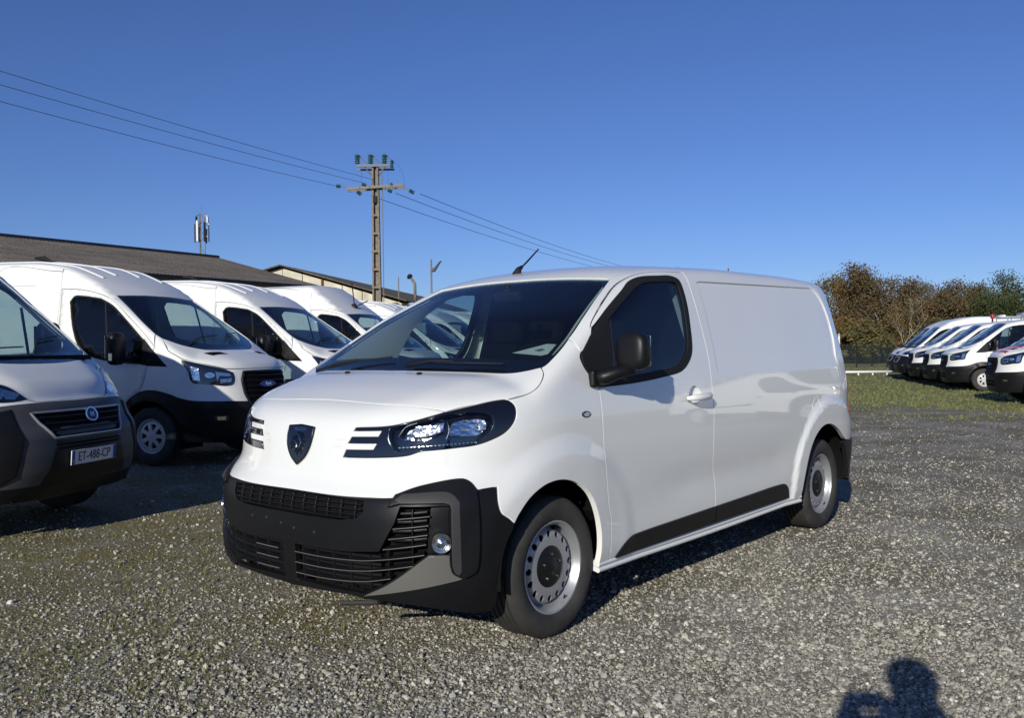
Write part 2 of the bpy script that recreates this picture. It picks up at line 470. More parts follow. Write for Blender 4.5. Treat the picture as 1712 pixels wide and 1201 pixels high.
def tri_region(loops, h, extra=None):
    """loops[0] outer CCW, the rest holes. Returns points, tris, (start, count) per loop"""
    pts = []; edges = []; rng = []
    for L in loops:
        s0 = len(pts); n = len(L)
        pts += [tuple(p) for p in L]; edges += [(s0 + i, s0 + (i + 1) % n) for i in range(n)]; rng.append((s0, n))
    A = np.concatenate(loops); lo = loops[0].min(0); hi = loops[0].max(0)
    gx = np.arange(lo[0] + h * .5, hi[0], h); gy = np.arange(lo[1] + h * .43, hi[1], h * .87)
    G = np.array([(x + (h * .5 if j % 2 else 0), y) for j, y in enumerate(gy) for x in gx]) if len(gx) and len(gy) else np.zeros((0, 2))
    if len(G):
        k = inside(loops[0], G)
        for L in loops[1:]: k &= ~inside(L, G)
        G = G[k]
        if len(G):      # keep clear of the border
            ok = np.ones(len(G), bool)
            for s_ in range(0, len(G), 2000):
                d = np.min(((G[s_:s_ + 2000, None] - A[None]) ** 2).sum(-1), 1); ok[s_:s_ + 2000] = d > (.45 * h) ** 2
            G = G[ok]
    if extra is not None and len(extra):
        E_ = np.array(extra); k = inside(loops[0], E_)
        for L in loops[1:]: k &= ~inside(L, E_)
        E_ = E_[k]
        ok = np.ones(len(E_), bool)
        for s_ in range(0, len(E_), 1000): ok[s_:s_ + 1000] = np.min(((E_[s_:s_ + 1000, None] - A[None]) ** 2).sum(-1), 1) > .004 ** 2
        E_ = E_[ok]
        ok = np.ones(len(G), bool)
        for s_ in range(0, len(G), 1000): ok[s_:s_ + 1000] = np.min(((G[s_:s_ + 1000, None] - E_[None]) ** 2).sum(-1), 1) > (.012) ** 2
        G = np.concatenate([G[ok], E_])
    allp = [Vector(p) for p in pts] + [Vector(p) for p in G]
    v, e, f, ov, oe, of = delaunay_2d_cdt(allp, edges, [], 0, 1e-6)
    V = np.array([tuple(p) for p in v]); T = np.array([t for t in f if len(t) == 3])
    cen = V[T].mean(1)
    k = inside(loops[0], cen)
    for L in loops[1:]: k &= ~inside(L, cen)
    T = T[k]
    mp = {}
    for i, o_ in enumerate(ov):
        for q in o_: mp[q] = i
    ids = [[mp.get(s0 + i, 0) for i in range(n)] for s0, n in rng]
    return V, T, ids

MSIDE = Mode('side'); MTOP = Mode('top'); MFRONT = Mode('front')
def panel(name, B, mode, runs, material, parent, h=.03, off=0., depth=.014, holes=(), gap=.0015, bev=.0018, eh=None, mirror=0, solid=False, pre=False, extra=None):
    """one panel with a real edge. mirror: 0 as is, 1 also make the mirrored copy"""
    eh = eh or min(h, .02)
    L0 = runs if pre else outline(runs, eh)
    loops = [inset(L0, gap + bev)]
    Hs = [q if isinstance(q, np.ndarray) else outline(q, eh) for q in holes]
    for q in Hs: loops.append(inset(q, -(gap + bev)))
    V, T, ids = tri_region(loops, h, extra)
    P = mode.lift(B, V); N = B.n(P)
    nb = len(P)
    pts = [P + N * off]; nor = [N]; faces = [tuple(t) for t in T]
    # face orientation check
    t0 = T[len(T) // 2]
    vots = 0
    for t in T[::max(1, len(T) // 30)]:
        a, b, c = P[t[0]], P[t[1]], P[t[2]]
        vots += np.sign(np.dot(np.cross(b - a, c - a), N[t[0]]))
    flip = vots < 0
    if flip: faces = [t[::-1] for t in faces]
    base = nb
    for L, q, idl, sg in zip([L0] + Hs, loops, ids, [1] + [-1] * len(Hs)):
        e = inset(L, gap * sg); n = len(L)
        Pe = mode.lift(B, e); Ne = B.n(Pe)
        out = Pe - P[idl]; out /= np.maximum(np.linalg.norm(out, axis=1, keepdims=True), 1e-9)
        r1 = Pe + Ne * (off - bev); n1 = Ne * .5 + out * .85
        n2 = out
        r2 = Pe + Ne * (off - depth)
        pts += [r1, r1, r2]; nor += [n1, n2, n2]
        for i in range(n):
            j = (i + 1) % n
            q1 = (idl[i], base + i, base + j, idl[j]); q2 = (base + n + i, base + 2 * n + i, base + 2 * n + j, base + n + j)
            if (sg == -1) != flip: q1 = q1[::-1]; q2 = q2[::-1]
            if sg == 1 or True:
                faces += [q1, q2]
        base += 3 * n
    pts = np.concatenate(pts); nor = np.concatenate(nor)
    nor = nor / np.maximum(np.linalg.norm(nor, axis=1, keepdims=True), 1e-9)
    if solid:     # close the back
        n0 = len(pts); pts = np.concatenate([pts, P + N * (off - depth)]); nor = np.concatenate([nor, -N])
        faces += [tuple(n0 + i for i in (t if flip else t[::-1])) for t in T]
    faces = [f_ for f_ in faces if len(set(f_)) == len(f_)]
    o = mesh_obj(name, pts, faces, material, parent, True, nor)
    res = [o]
    if mirror:
        mv = pts * [1, -1, 1]; mn = nor * [1, -1, 1]
        res.append(mesh_obj(name, mv, [f_[::-1] for f_ in faces], material, parent if mirror == 1 else mirror, True, mn))
    return res

def ribbon(name, B, mode, pts, material, parent, o1, o0, th, mirror=0, step=.03, tilt=0., closed=False):
    """a bar that follows the surface: from offset o0 to o1, th thick"""
    q = catmull(pts) if len(pts) > 2 and not closed else [np.array(p, float) for p in pts]
    Q = []
    rng = range(len(q)) if closed else range(len(q) - 1)
    for i in rng:
        a, b = q[i], q[(i + 1) % len(q)]; k = max(1, int(np.linalg.norm(b - a) / step + .5))
        Q += [a + (b - a) * j / k for j in range(k)]
    if not closed: Q.append(q[-1])
    Q = np.array(Q)
    P = mode.lift(B, Q); N = B.n(P)
    D = (np.roll(P, -1, 0) - np.roll(P, 1, 0)) if closed else np.gradient(P, axis=0)
    D /= np.maximum(np.linalg.norm(D, axis=1, keepdims=True), 1e-9)
    S = np.cross(N, D); S /= np.maximum(np.linalg.norm(S, axis=1, keepdims=True), 1e-9)
    h_ = th / 2
    ring = [P + N * o0 - S * h_, P + N * (o1 - h_ * .5) - S * h_ , P + N * o1 - S * h_ * .5, P + N * (o1 + tilt) + S * h_ * .5, P + N * (o1 - h_ * .5 + tilt) + S * h_, P + N * o0 + S * h_]
    n = len(P); m_ = len(ring)
    V = np.concatenate(ring)
    Fs = []
    for i in (range(n) if closed else range(n - 1)):
        j = (i + 1) % n
        for k in range(m_):
            l = (k + 1) % m_
            Fs.append((k * n + i, l * n + i, l * n + j, k * n + j))
    if not closed: Fs += [tuple(k * n for k in range(m_)), tuple(k * n + n - 1 for k in range(m_))[::-1]]
    def mk(V_, par):
        mb = MB(); mb.add(V_, Fs)
        return mb.build(name, material, par, True, auto=50)
    res = [mk(V, parent)]
    if mirror: res.append(mk(V * [1, -1, 1], parent if mirror == 1 else mirror))
    return res
def circle(cx, cy, rx, ry=None, n=24):
    ry = ry or rx
    return np.array([(cx + rx * math.cos(2 * math.pi * k / n), cy + ry * math.sin(2 * math.pi * k / n)) for k in range(n)])

def superell(name, c, r_, e, material, parent, n=24, rot=None, deform=None):
    """rounded solid (superellipsoid)"""
    v = []; f = []
    cs = lambda a, e_: math.copysign(abs(math.cos(a)) ** e_, math.cos(a)); sn = lambda a, e_: math.copysign(abs(math.sin(a)) ** e_, math.sin(a))
    m_ = n // 2
    for i in range(m_ + 1):
        a = -math.pi / 2 + math.pi * i / m_
        for k in range(n):
            t = 2 * math.pi * k / n
            p = Vector((cs(a, e) * cs(t, e), cs(a, e) * sn(t, e), sn(a, e)))
            if deform: p = deform(p)
            p = Vector((p.x * r_[0], p.y * r_[1], p.z * r_[2]))
            if rot is not None: p = rot @ p
            v.append(p + Vector(c))
    for i in range(m_):
        for k in range(n):
            f.append((i * n + k, i * n + (k + 1) % n, (i + 1) * n + (k + 1) % n, (i + 1) * n + k))
    mb = MB(); mb.add(v, f)
    o = mb.build(name, material, parent, True)
    bm = bmesh.new(); bm.from_mesh(o.data); bmesh.ops.remove_doubles(bm, verts=bm.verts, dist=1e-5); bmesh.ops.recalc_face_normals(bm, faces=bm.faces); bm.to_mesh(o.data); bm.free()
    o.data.polygons.foreach_set('use_smooth', [True] * len(o.data.polygons))
    return o

def text_part(name, s, size, material, parent, M_, ext=.0008, sx=1.):
    """lettering as flat mesh; M_ places it (x right, y up, z out)"""
    cu = bpy.data.curves.new(name, 'FONT'); cu.body = s; cu.size = size; cu.align_x = 'CENTER'; cu.align_y = 'CENTER'; cu.extrude = ext
    tmp = bpy.data.objects.new('tmp', cu); COL.objects.link(tmp)
    bpy.context.view_layer.update()
    me = bpy.data.meshes.new_from_object(tmp)
    bpy.data.objects.remove(tmp)
    S = Matrix.Diagonal((sx, 1, 1, 1))
    me.transform(M_ @ S)
    me.materials.clear(); me.materials.append(material)
    me.name = name
    return link(bpy.data.objects.new(name, me), parent)
def frame_on(B, mode, uv, off=0.):
    """matrix with z along the surface normal and y up"""
    P = mode.lift(B, np.array([uv], float))[0]; N = B.n(P[None])[0]
    n = Vector(N); x = Vector((0, 0, 1)).cross(n).normalized(); y = n.cross(x)
    m_ = Matrix((x, y, n)).transposed().to_4x4()
    return Matrix.Translation(Vector(P) + n * off) @ m_

# ------------------------------------------------------------------ wheels
def wheel(parent, c, sgn, Rt=.335, wt=.215, Rr=.222, style='steel'):
    """axle along y; sgn +1: the outer face looks to +y"""
    me_t = 'tyre'
    n = 64
    hw = wt / 2
    w = bpy.data.objects.new('wheel', None)   # replaced below by the rim mesh as the wheel part
    bpy.data.objects.remove(w)
    mb = MB()
    pr = [(Rr - .004, hw * .80), (Rr + .012, hw * .93), (Rr + .045, hw * 1.0), (Rt - .035, hw * .98), (Rt - .014, hw * .86), (Rt - .005, hw * .76)]
    gro = []
    for g in (.62, .30, -.02, -.34, -.64):
        gro += [(Rt, hw * (g + .05)), (Rt - .009, hw * (g + .035)), (Rt - .009, hw * (g - .035)), (Rt, hw * (g - .05))]
    pr2 = [(Rt - .005, -hw * .76), (Rt - .014, -hw * .86), (Rt - .035, -hw * .98), (Rr + .03, -hw), (Rr - .004, -hw * .8)]
    prof = [(r_, a * sgn) for r_, a in pr + gro + pr2]
    MM = Matrix.Translation(c)
    # rim as the wheel part
    depth = .075
    rim = MB()
    yo = hw * .80
    rp = [(Rr - .004, yo - .012), (Rr + .002, yo), (Rr - .001, yo + .005), (Rr - .009, yo + .004), (Rr - .013, yo - .006), (Rr - .020, yo - .014), (Rr - .026, yo - .030), (Rr - .033, yo - .058), (Rr - .036, yo - depth)]
    if style == 'steel':
        rim.lathe([(r_, a * sgn) for r_, a in rp], 72, MM)
        # disc with round vents
        ri, ro = .100, Rr - .033
        hl = 16
        rh = .1545
        loops = [circle(0, 0, ro, n=72), circle(0, 0, ri, n=48)] + [circle(rh * math.cos(2 * math.pi * k / hl), rh * math.sin(2 * math.pi * k / hl), .0160, .0160, 16) for k in range(hl)]
        V, T, ids = tri_region(loops, .012)
        def yy(r_):
            t = np.clip((r_ - ri) / (ro - ri), 0, 1)
            return yo - .020 - .010 * t - .026 * sst(.72, 1, t) + .004 * np.sin(t * math.pi)
        rr_ = np.hypot(V[:, 0], V[:, 1])
        P = np.stack([V[:, 0], yy(rr_) * sgn, V[:, 1]], -1) + np.array(c)
        b0 = len(rim.v)
        rim.add(P, [tuple(t) for t in T])
        for idl in ids[2:]:
            nn = len(idl); q = P[idl] - np.array([0, .012 * sgn, 0]) + (P[idl].mean(0) - P[idl]) * -.12
            rim.add(np.concatenate([P[idl], q]), [(i, (i + 1) % nn, nn + (i + 1) % nn, nn + i) for i in range(nn)])
        w = rim.build('wheel', M['steel'], parent, True, auto=40)
        # dark drum behind the vents
        d = MB(); d.lathe([(.0, (yo - depth - .03) * sgn), (Rr - .03, (yo - depth - .03) * sgn)], 32, MM); d.build('brake_drum', M['dark'], w, True)
        hc = MB()
        hc.lathe([(a_, b_ * sgn) for a_, b_ in ((0.0, yo - .006), (.024, yo - .006), (.029, yo - .009), (.075, yo - .011), (.092, yo - .015), (.103, yo - .022), (.105, yo - .040))], 40, MM)
        hc.build('hub_cap', M['plastic'], w, True, auto=35)
        for k in range(5):
            t = 2 * math.pi * k / 5 + .3
            b = MB(); b.lathe([(0, (yo - .004) * sgn), (.0055, (yo - .004) * sgn), (.0065, (yo - .014) * sgn)], 6, Matrix.Translation((c[0] + .062 * math.cos(t), c[1], c[2] + .062 * math.sin(t))))
            b.build('wheel_bolt', M['chrome'], w)
        vb = MB(); vb.tube([(c[0] + (Rr - .022) * math.cos(-2.1), c[1] + sgn * (yo - .015), c[2] + (Rr - .022) * math.sin(-2.1)), (c[0] + (Rr - .045) * math.cos(-2.1), c[1] + sgn * (yo + .0), c[2] + (Rr - .045) * math.sin(-2.1))], .004, 6); vb.build('valve', M['rubber'], w)
    else:
        rim.lathe([(r_, a * sgn) for r_, a in rp[:7]] + [(Rr - .03, (yo - .02) * sgn), (Rr - .045, (yo - .012) * sgn)], 48, MM)
        ro = Rr - .045
        ns = 7 if style == 'cover' else 10
        loops = [circle(0, 0, ro, n=56)]
        for k in range(ns):
            t = 2 * math.pi * (k + .5) / ns; dt = math.pi / ns * .62
            lp = []
            for q in range(5): lp.append((ro * .90 * math.cos(t - dt + 2 * dt * q / 4), ro * .90 * math.sin(t - dt + 2 * dt * q / 4)))
            for q in range(3): lp.append((ro * .42 * math.cos(t + dt * .35 - .7 * dt * q / 2), ro * .42 * math.sin(t + dt * .35 - .7 * dt * q / 2)))
            loops.append(np.array(lp))
        V, T, ids = tri_region(loops, .03)
        rr_ = np.hypot(V[:, 0], V[:, 1])
        P = np.stack([V[:, 0], (yo - .012 + .012 * (1 - (rr_ / ro) ** 2)) * sgn, V[:, 1]], -1) + np.array(c)
        rim.add(P, [tuple(t) for t in T])
        for idl in ids[1:]:
            nn = len(idl); q = P[idl] - np.array([0, .025 * sgn, 0])
            rim.add(np.concatenate([P[idl], q]), [(i, (i + 1) % nn, nn + (i + 1) % nn, nn + i) for i in range(nn)])
        w = rim.build('wheel', M['hubcap'], parent, True, auto=35)
        d = MB(); d.lathe([(.0, (yo - .05) * sgn), (Rr - .01, (yo - .05) * sgn)], 32, MM); d.build('brake_drum', M['dark'], w, True)
    ty = MB(); ty.lathe(prof, n, MM)
    ty.build(me_t, M['tyre'], w, True, auto=38)
    return w
# ------------------------------------------------------------------ the white van in front
def build_main_van():
    B = expert()
    van = empty('delivery_van', (0, 0, 0), 0, 'large white panel van with black bumper, parked alone on the gravel in the foreground', 'van')
    PH = Mode('phi', -.6); TU = Mode('tube', az=1.0); PR = Mode('phi', -3.25, sgn=-1)
    W = M['paint']; PL = M['plastic']
    c = lambda m1, pts, m2: conv(B, m1, pts, m2)
    # shared lines (half, y > 0)
    hood_front = [(0, 1.142), (.095, 1.14), (.287, 1.132), (.412, 1.122), (.500, 1.103)]
    hl_top = [(.50, 1.103), (.588, 1.131), (.648, 1.147), (.676, 1.149)]
    hoodside = [(.311, .869), (.20, .896), (.143, .904), (.101, .899), (.062, .880), (.037, .846)]
    hood_rear = [(.037, .846), (.077, .803), (.124, .724), (.172, .512), (.206, .258), (.22, 0)]
    ws_side = [(-.831, .658), (-.575, .734), (-.386, .79), (-.261, .820), (-.154, .840), (-.051, .852), (.011, .853), (.037, .846)]
    ws_top = [(-.795, 0), (-.806, .281), (-.822, .56), (-.831, .658)]
    # bonnet
    r_ = [['s'] + c(PH, hood_front, MTOP), c(PH, hl_top, MTOP), ['s'] + c(PH, hl_top[-1:], MTOP) + hoodside, ['s'] + hood_rear]
    panel('bonnet', B, MTOP, mirror_runs(r_, 1), W, van, .028, 0, .02, gap=.0022)
    # headlight outline in the wrap chart
    HL = [['s', (.50, 1.103), (.588, 1.131), (.648, 1.147), (.684, 1.148), (.706, 1.126), (.712, 1.087), (.702, 1.044), (.674, 1.003), (.627, .972), (.59, .957), (.53, .947), (.44, .934), (.398, .915), (.313, .904), (.192, .897)],
          [(.192, .897), (.203, .931), (.298, .936)], [(.298, .936), (.309, .966), (.205, .961)], [(.208, .962), (.219, .989), (.311, .994)], [(.311, .994), (.321, 1.022), (.222, 1.016), (.228, 1.031)],
          ['s', (.228, 1.031), (.338, 1.042), (.403, 1.062), (.50, 1.103)]]
    wing_back = [(-.31, 1.143), (-.311, .965), (-.319, .787), (-.35, .605), (-.387, .494), (-.395, .402), (-.403, .285)]
    arch = [(.364, .602), (.334, .645), (.26, .712), (.169, .752), (.084, .764), (.004, .757), (-.092, .726), (-.193, .656), (-.264, .55), (-.299, .455), (-.311, .37), (-.312, .285)]
    wb = [(0, .734), (.191, .733), (.302, .738), (.385, .745), (.449, .782), (.509, .807), (.549, .815), (.567, .803), (.594, .768), (.648, .774), (.652, .70), (.662, .657), (.681, .635)]
    pill = c(MTOP, [(-.20, .830), (-.154, .840), (-.051, .852), (.011, .853), (.037, .846)], PH)
    win_low = [(-.31, 1.205), (-.255, 1.235), (-.205, 1.285), (-.19, 1.33), (-.205, 1.352)]
    archp = c(MSIDE, arch, PH)
    r_ = [['s'] + hood_front,
          [HL[5][-1]] + HL[5][:0:-1][0:], ['s'] + HL[5][:0:-1],
          HL[4][::-1], HL[3][::-1], HL[2][::-1], HL[1][::-1], ['s'] + HL[0][:3:-1] + [HL[0][4], (.676, 1.149)],
          ['s', (.676, 1.149)] + c(MTOP, hoodside, PH),
          ['s'] + pill[::-1],
          ['s'] + c(MSIDE, win_low[::-1], PH), c(MSIDE, [win_low[0], wing_back[0]], PH), ['s'] + c(MSIDE, wing_back, PH),
          c(MSIDE, [wing_back[-1], (-.312, .285)], PH), ['s'] + archp[::-1], ['s'] + [archp[0], (.681, .635)],
          ['s'] + wb[:8][::1][::-1][:0] + [wb[12], wb[11], wb[10], wb[9]], [wb[9], wb[8]], ['s', wb[8], wb[7], wb[6], wb[5], wb[4]], ['s', wb[4], wb[3], wb[2], wb[1], wb[0]]]
    r_ = [q for q in r_ if len(q) > 1]
    r_[1:2] = []   # (kept for clarity: the smoothed run follows)
    panel('front_body', B, PH, mirror_runs(r_), W, van, .024, 0, .03, gap=.0016, eh=.014)
    # small raised marks left of the claws
    for z0, ua, ub in ((.975, .165, .195), (.945, .150, .180)):
        ribbon('body_crease', B, PH, [(ua, z0), (ub, z0 + .001)], W, van, .0015, -.004, .012, mirror=1)
    # body shell: pillars, roof, sides in one skin, open where the doors are
    door_top = [(-.205, 1.352), (-.265, 1.385), (-.32, 1.441), (-.362, 1.492), (-.444, 1.55), (-.603, 1.640), (-.792, 1.733), (-.933, 1.781), (-1.078, 1.806), (-1.25, 1.818), (-1.45, 1.823)]
    door_rear = [(-1.455, 1.82), (-1.458, 1.705), (-1.470, 1.524), (-1.478, 1.39), (-1.476, 1.23), (-1.471, 1.097), (-1.466, .965), (-1.458, .784), (-1.473, .663), (-1.508, .568), (-1.515, .421), (-1.52, .31)]
    rarch = [(-2.768, .30), (-2.776, .38), (-2.80, .47), (-2.86, .62), (-2.952, .72), (-3.084, .782), (-3.227, .788), (-3.38, .740), (-3.52, .66), (-3.55, .645)]
    xr = -3.93
    sh = [['s'] + c(MTOP, ws_top, TU), ['s'] + c(MTOP, ws_side[:4] + [(-.20, .830)], TU), c(MTOP, [(-.20, .830)], TU) + c(MSIDE, [door_top[0]], TU), ['s'] + c(MSIDE, door_top, TU),
          ['s'] + c(MSIDE, door_rear, TU), c(MSIDE, [door_rear[-1], (-2.768, .30)], TU), ['s'] + c(MSIDE, rarch, TU), c(MSIDE, [rarch[-1]], TU) + [(xr, math.atan2(.645 - 1, .86))],
          [(xr, math.atan2(.645 - 1, .86)), (xr, math.pi / 2)]]
    full = mirror_runs(sh, 2)
    fh = [['s'] + c(MSIDE, [(-2.930, .925), (-2.985, .99), (-3.04, 1.005), (-3.062, .96), (-3.065, .90), (-3.03, .868), (-2.965, .868), (-2.930, .925)], TU)]
    # points along the edge of the pressed panel so that its step stays crisp
    ex = []
    for d_ in (-.002, .004, .009, .015):
        top_ = [(x_, 1.776 + (-x_ - 1.575) * .018 - d_) for x_ in np.arange(-1.57, -3.36, -.02)]
        fr_ = [(-1.566 - d_, z_) for z_ in np.arange(1.20, 1.77, .018)]
        rear_ = []
        for z_ in np.arange(1.20, 1.80, .015):
            lo_, hi_ = -3.60, -3.0
            for _ in range(24):
                mm = (lo_ + hi_) / 2
                if float(rec_d(np.array(mm), np.array(z_))) > d_: hi_ = mm
                else: lo_ = mm
            rear_.append((hi_, z_))
        e_ = np.array(c(MSIDE, top_ + fr_ + rear_, TU)); ex.append(e_); ex.append(np.stack([e_[:, 0], math.pi - e_[:, 1]], -1))
    panel('body_shell', B, TU, full, W, van, .028, 0, .03, gap=.0014, eh=.02, extra=np.concatenate(ex))
    ribbon('fuel_flap', B, MSIDE, [(-2.935, .93), (-2.985, .99), (-3.035, 1.005), (-3.062, .96), (-3.065, .90), (-3.03, .870), (-2.97, .872), (-2.94, .90)], W, van, .0012, -.004, .003, closed=True)
    # seams
    # doors with window opening
    win = [['s', (-.213, 1.352), (-.355, 1.453), (-.547, 1.564), (-.741, 1.666), (-.864, 1.727), (-.959, 1.753), (-1.135, 1.768), (-1.285, 1.773), (-1.332, 1.758), (-1.345, 1.70), (-1.340, 1.60), (-1.322, 1.50), (-1.300, 1.408), (-1.27, 1.345), (-1.208, 1.289), (-1.128, 1.252), (-.928, 1.228), (-.695, 1.210), (-.48, 1.199), (-.39, 1.197), (-.322, 1.207), (-.27, 1.24), (-.225, 1.30)]]
    door = [['s'] + door_top[2:], ['s'] + door_rear, [door_rear[-1], (-.405, .30)], ['s'] + wing_back[:-1][::-1] + [(-.31, 1.20)], [(-.31, 1.20), (-.255, 1.245), (-.215, 1.30), (-.208, 1.345), (-.265, 1.388)], [(-.32, 1.441)]]
    # the door's front edge meets the window seal: cut the opening as one loop with a thin nose
    CUP = [['s', (-1.190, 1.100), (-1.215, 1.130), (-1.255, 1.146), (-1.30, 1.138), (-1.33, 1.10), (-1.322, 1.065), (-1.28, 1.045), (-1.235, 1.048), (-1.20, 1.068), (-1.19, 1.10)]]
    for s in (1, -1):
        d = panel('front_door', B, MSIDE, [['s'] + door_top[2:], ['s'] + door_rear, [door_rear[-1], (-.403, .30)], ['s'] + (wing_back[:-1] + [(-.403, .30)])[::-1], [(-.31, 1.143), (-.31, 1.178)], ['s', (-.31, 1.178), (-.39, 1.182), (-.48, 1.184), (-.695, 1.193), (-.928, 1.211), (-1.135, 1.236), (-1.222, 1.276), (-1.288, 1.335), (-1.318, 1.40), (-1.340, 1.50), (-1.358, 1.60), (-1.364, 1.70), (-1.352, 1.768), (-1.29, 1.790), (-1.135, 1.785), (-.955, 1.770), (-.85, 1.741), (-.735, 1.683), (-.54, 1.582), (-.375, 1.487), (-.30, 1.447), (-.30, 1.432)], [(-.30, 1.432), (-.32, 1.441)]],
                  W, van, .026, 0, .03, gap=.0022, eh=.016, holes=[CUP])[0]
        if s == -1: flip_y(d)
        sub = d
        # rubber frame and glass
        outer = [['s', (-.222, 1.362), (-.355, 1.464), (-.540, 1.582), (-.735, 1.683), (-.85, 1.741), (-.955, 1.770), (-1.135, 1.785), (-1.29, 1.790), (-1.352, 1.768), (-1.364, 1.70), (-1.358, 1.60), (-1.340, 1.50), (-1.318, 1.40), (-1.288, 1.335), (-1.222, 1.276), (-1.135, 1.236), (-.928, 1.211), (-.695, 1.193), (-.48, 1.184), (-.39, 1.180), (-.305, 1.190), (-.25, 1.232), (-.205, 1.30)], [(-.205, 1.30), (-.205, 1.345), (-.222, 1.362)]]
        glass = [['s', (-.50, 1.518), (-.60, 1.575), (-.741, 1.648), (-.864, 1.708), (-.959, 1.734), (-1.135, 1.749), (-1.28, 1.753), (-1.312, 1.74), (-1.322, 1.68), (-1.316, 1.60), (-1.300, 1.51), (-1.280, 1.418), (-1.25, 1.362), (-1.19, 1.308), (-1.12, 1.272), (-.928, 1.250), (-.695, 1.233), (-.48, 1.221), (-.44, 1.225)], [(-.44, 1.225), (-.50, 1.518)]]
        fr = panel('window_frame', B, MSIDE, outer, M['rubber'], sub, .05, .0035, .03, holes=[glass], gap=.0, eh=.02)[0]
        gl = panel('window_glass', B, MSIDE, glass, M['glass_dark'], sub, .06, -.006, .002, gap=-.004, eh=.03)[0]
        fd = ribbon('window_divider', B, MSIDE, [(-.475, 1.23), (-.53, 1.53)], M['rubber'], sub, -.003, -.02, .018)[0]
        # handle: a dished cup with a bar
        hb = handle(B, sub)
        cup = panel('handle_cup', B, MSIDE, CUP, M['paint'], sub, .012, -.002, .003, gap=-.002)[0]; dish(cup, B, .035, False)
        # black side moulding
        ml = panel('side_moulding', B, MSIDE, [['s', (-.455, .305), (-.53, .365), (-.60, .392), (-.715, .400), (-1.053, .408), (-1.505, .418)], [(-1.507, .418), (-1.512, .315), (-.455, .30)]], PL, sub, .05, .012, .016, gap=.001)[0]
        if s == -1:
            for q in (fr, gl, fd, hb, cup, ml): flip_y(q)
    panel('side_moulding', B, MSIDE, [[(-1.522, .315), (-1.518, .418)], ['s', (-1.518, .418), (-2.0, .428), (-2.40, .436), (-2.50, .430), (-2.545, .405), (-2.575, .352)], [(-2.59, .325)]], PL, van, .05, .012, .016, gap=.001, mirror=1)
    # sill strips below the doors: two stepped ribs
    for zz, oo in ((.288, .004), (.262, .012)):
        ribbon('sill', B, MSIDE, [(-.312, zz), (-1.5, zz), (-2.77, zz + .018)], W, van, oo, -.05, .024, mirror=1, step=.15)
    # rear end
    rear_u = lambda y: (math.atan2(y, .68) * .9)
    panel('rear_doors', B, PR, mirror_runs([[(0, .62)], [(0, .62), (c(MSIDE, [(xr, .645)], PR)[0][0], .645)], c(MSIDE, [(xr, z_) for z_ in (.645, .8, 1.0, 1.2, 1.4, 1.6, 1.7)], PR), ['s'] + [(u_, 1.80 + .03 * (1 - (u_ / .8) ** 2)) for u_ in (.78, .5, .25, 0)]]), W, van, .06, 0, .02, gap=0, eh=.05)
    for z0, z1 in ((1.02, 1.36), (.80, 1.00)):
        panel('tail_lamp', B, PR, [[(.93, z0), (1.075, z0 + .01), (1.06, z1 - .01), (.945, z1)]] if False else [c(MSIDE, [(-3.80, z0), (-3.98, z0), (-3.97, z1), (-3.82, z1)], PR)], M['red'], van, .05, .006, .01, gap=0, mirror=1)
    rb = c(MSIDE, [(-3.45, .638), (-3.9, .638)], PR)
    ub = c(MSIDE, [(-3.50, .5)], PR)[0][0]
    panel('rear_bumper', B, PR, mirror_runs([[(0, .64)], [(0, .64)] + rb[::-1], [rb[0], c(MSIDE, [(-3.50, .60)], PR)[0], c(MSIDE, [(-3.60, .45)], PR)[0], c(MSIDE, [(-3.64, .34)], PR)[0]], [(c(MSIDE, [(-3.64, .34)], PR)[0][0], .335), (0, .30)]]), PL, van, .05, .012, .03, gap=0)
    # number plate holder edge at the back left
    mb = MB(); mb.box((-4.10, .62, .86), (.02, .20, .11)); o = mb.build('rear_plate', M['plate'], van)
    # ---------------- black bumper
    bb = [(0, .286), (.104, .292), (.26, .300), (.421, .281), (.507, .252), (.585, .222), (.628, .222)]
    arch_low = c(MSIDE, [(.364, .602), (.40, .53), (.425, .43), (.43, .33), (.42, .25)], PH)
    ugr = [(0, .727), (.193, .727), (.292, .723)], [(.292, .723), (.293, .678), (.272, .648), (.216, .633)], [(.216, .633), (.1, .630), (0, .630)]
    uhole = [list(q) for q in mirror_runs([list(q) for q in ugr])]
    lgr = [['s', (.03, .488), (.13, .489), (.229, .494), (.345, .512)], [(.345, .512), (.389, .640), (.402, .708), (.525, .711), (.525, .506), (.472, .506)], [(.472, .506), (.369, .385), (.292, .318)], ['s', (.292, .318), (.20, .318), (.09, .320), (.03, .320)]]
    r_ = [['s', (0, .7325)] + wb[1:4], ['s'] + wb[3:8], wb[7:10], ['s'] + wb[9:12] + [(.681, .635)], ['s', (.681, .635)] + arch_low, [arch_low[-1], (.628, .222)], ['s'] + bb[::-1]]
    lh2 = [[(-p[0], p[1]) if not isinstance(p, str) else p for p in q] for q in lgr]
    panel('front_bumper', B, PH, mirror_runs(r_), PL, van, .03, -.002, .03, holes=[uhole, lgr, lh2], gap=.001, eh=.014)
    # backs of the grilles
    g = panel('upper_grille', B, PH, uhole, M['dark'], van, .06, -.035, .002, gap=-.01)[0]
    for z_ in (.708, .685, .662, .643):
        k_ = .285 if z_ > .65 else .25
        ribbon('grille_slat', B, PH, [(-k_, z_), (0, z_ - .0005), (k_, z_)], PL, g, -.008, -.032, .007)
    rib_v(B, PH, g, [i * .052 for i in range(-5, 6)], .636, .722, -.018, -.034, .005, 'plastic')
    g = panel('lower_grille', B, PH, lgr, M['dark'], van, .06, -.06, .002, gap=-.01)[0]
    g2 = panel('lower_grille', B, PH, lh2, M['dark'], van, .06, -.06, .002, gap=-.01)[0]
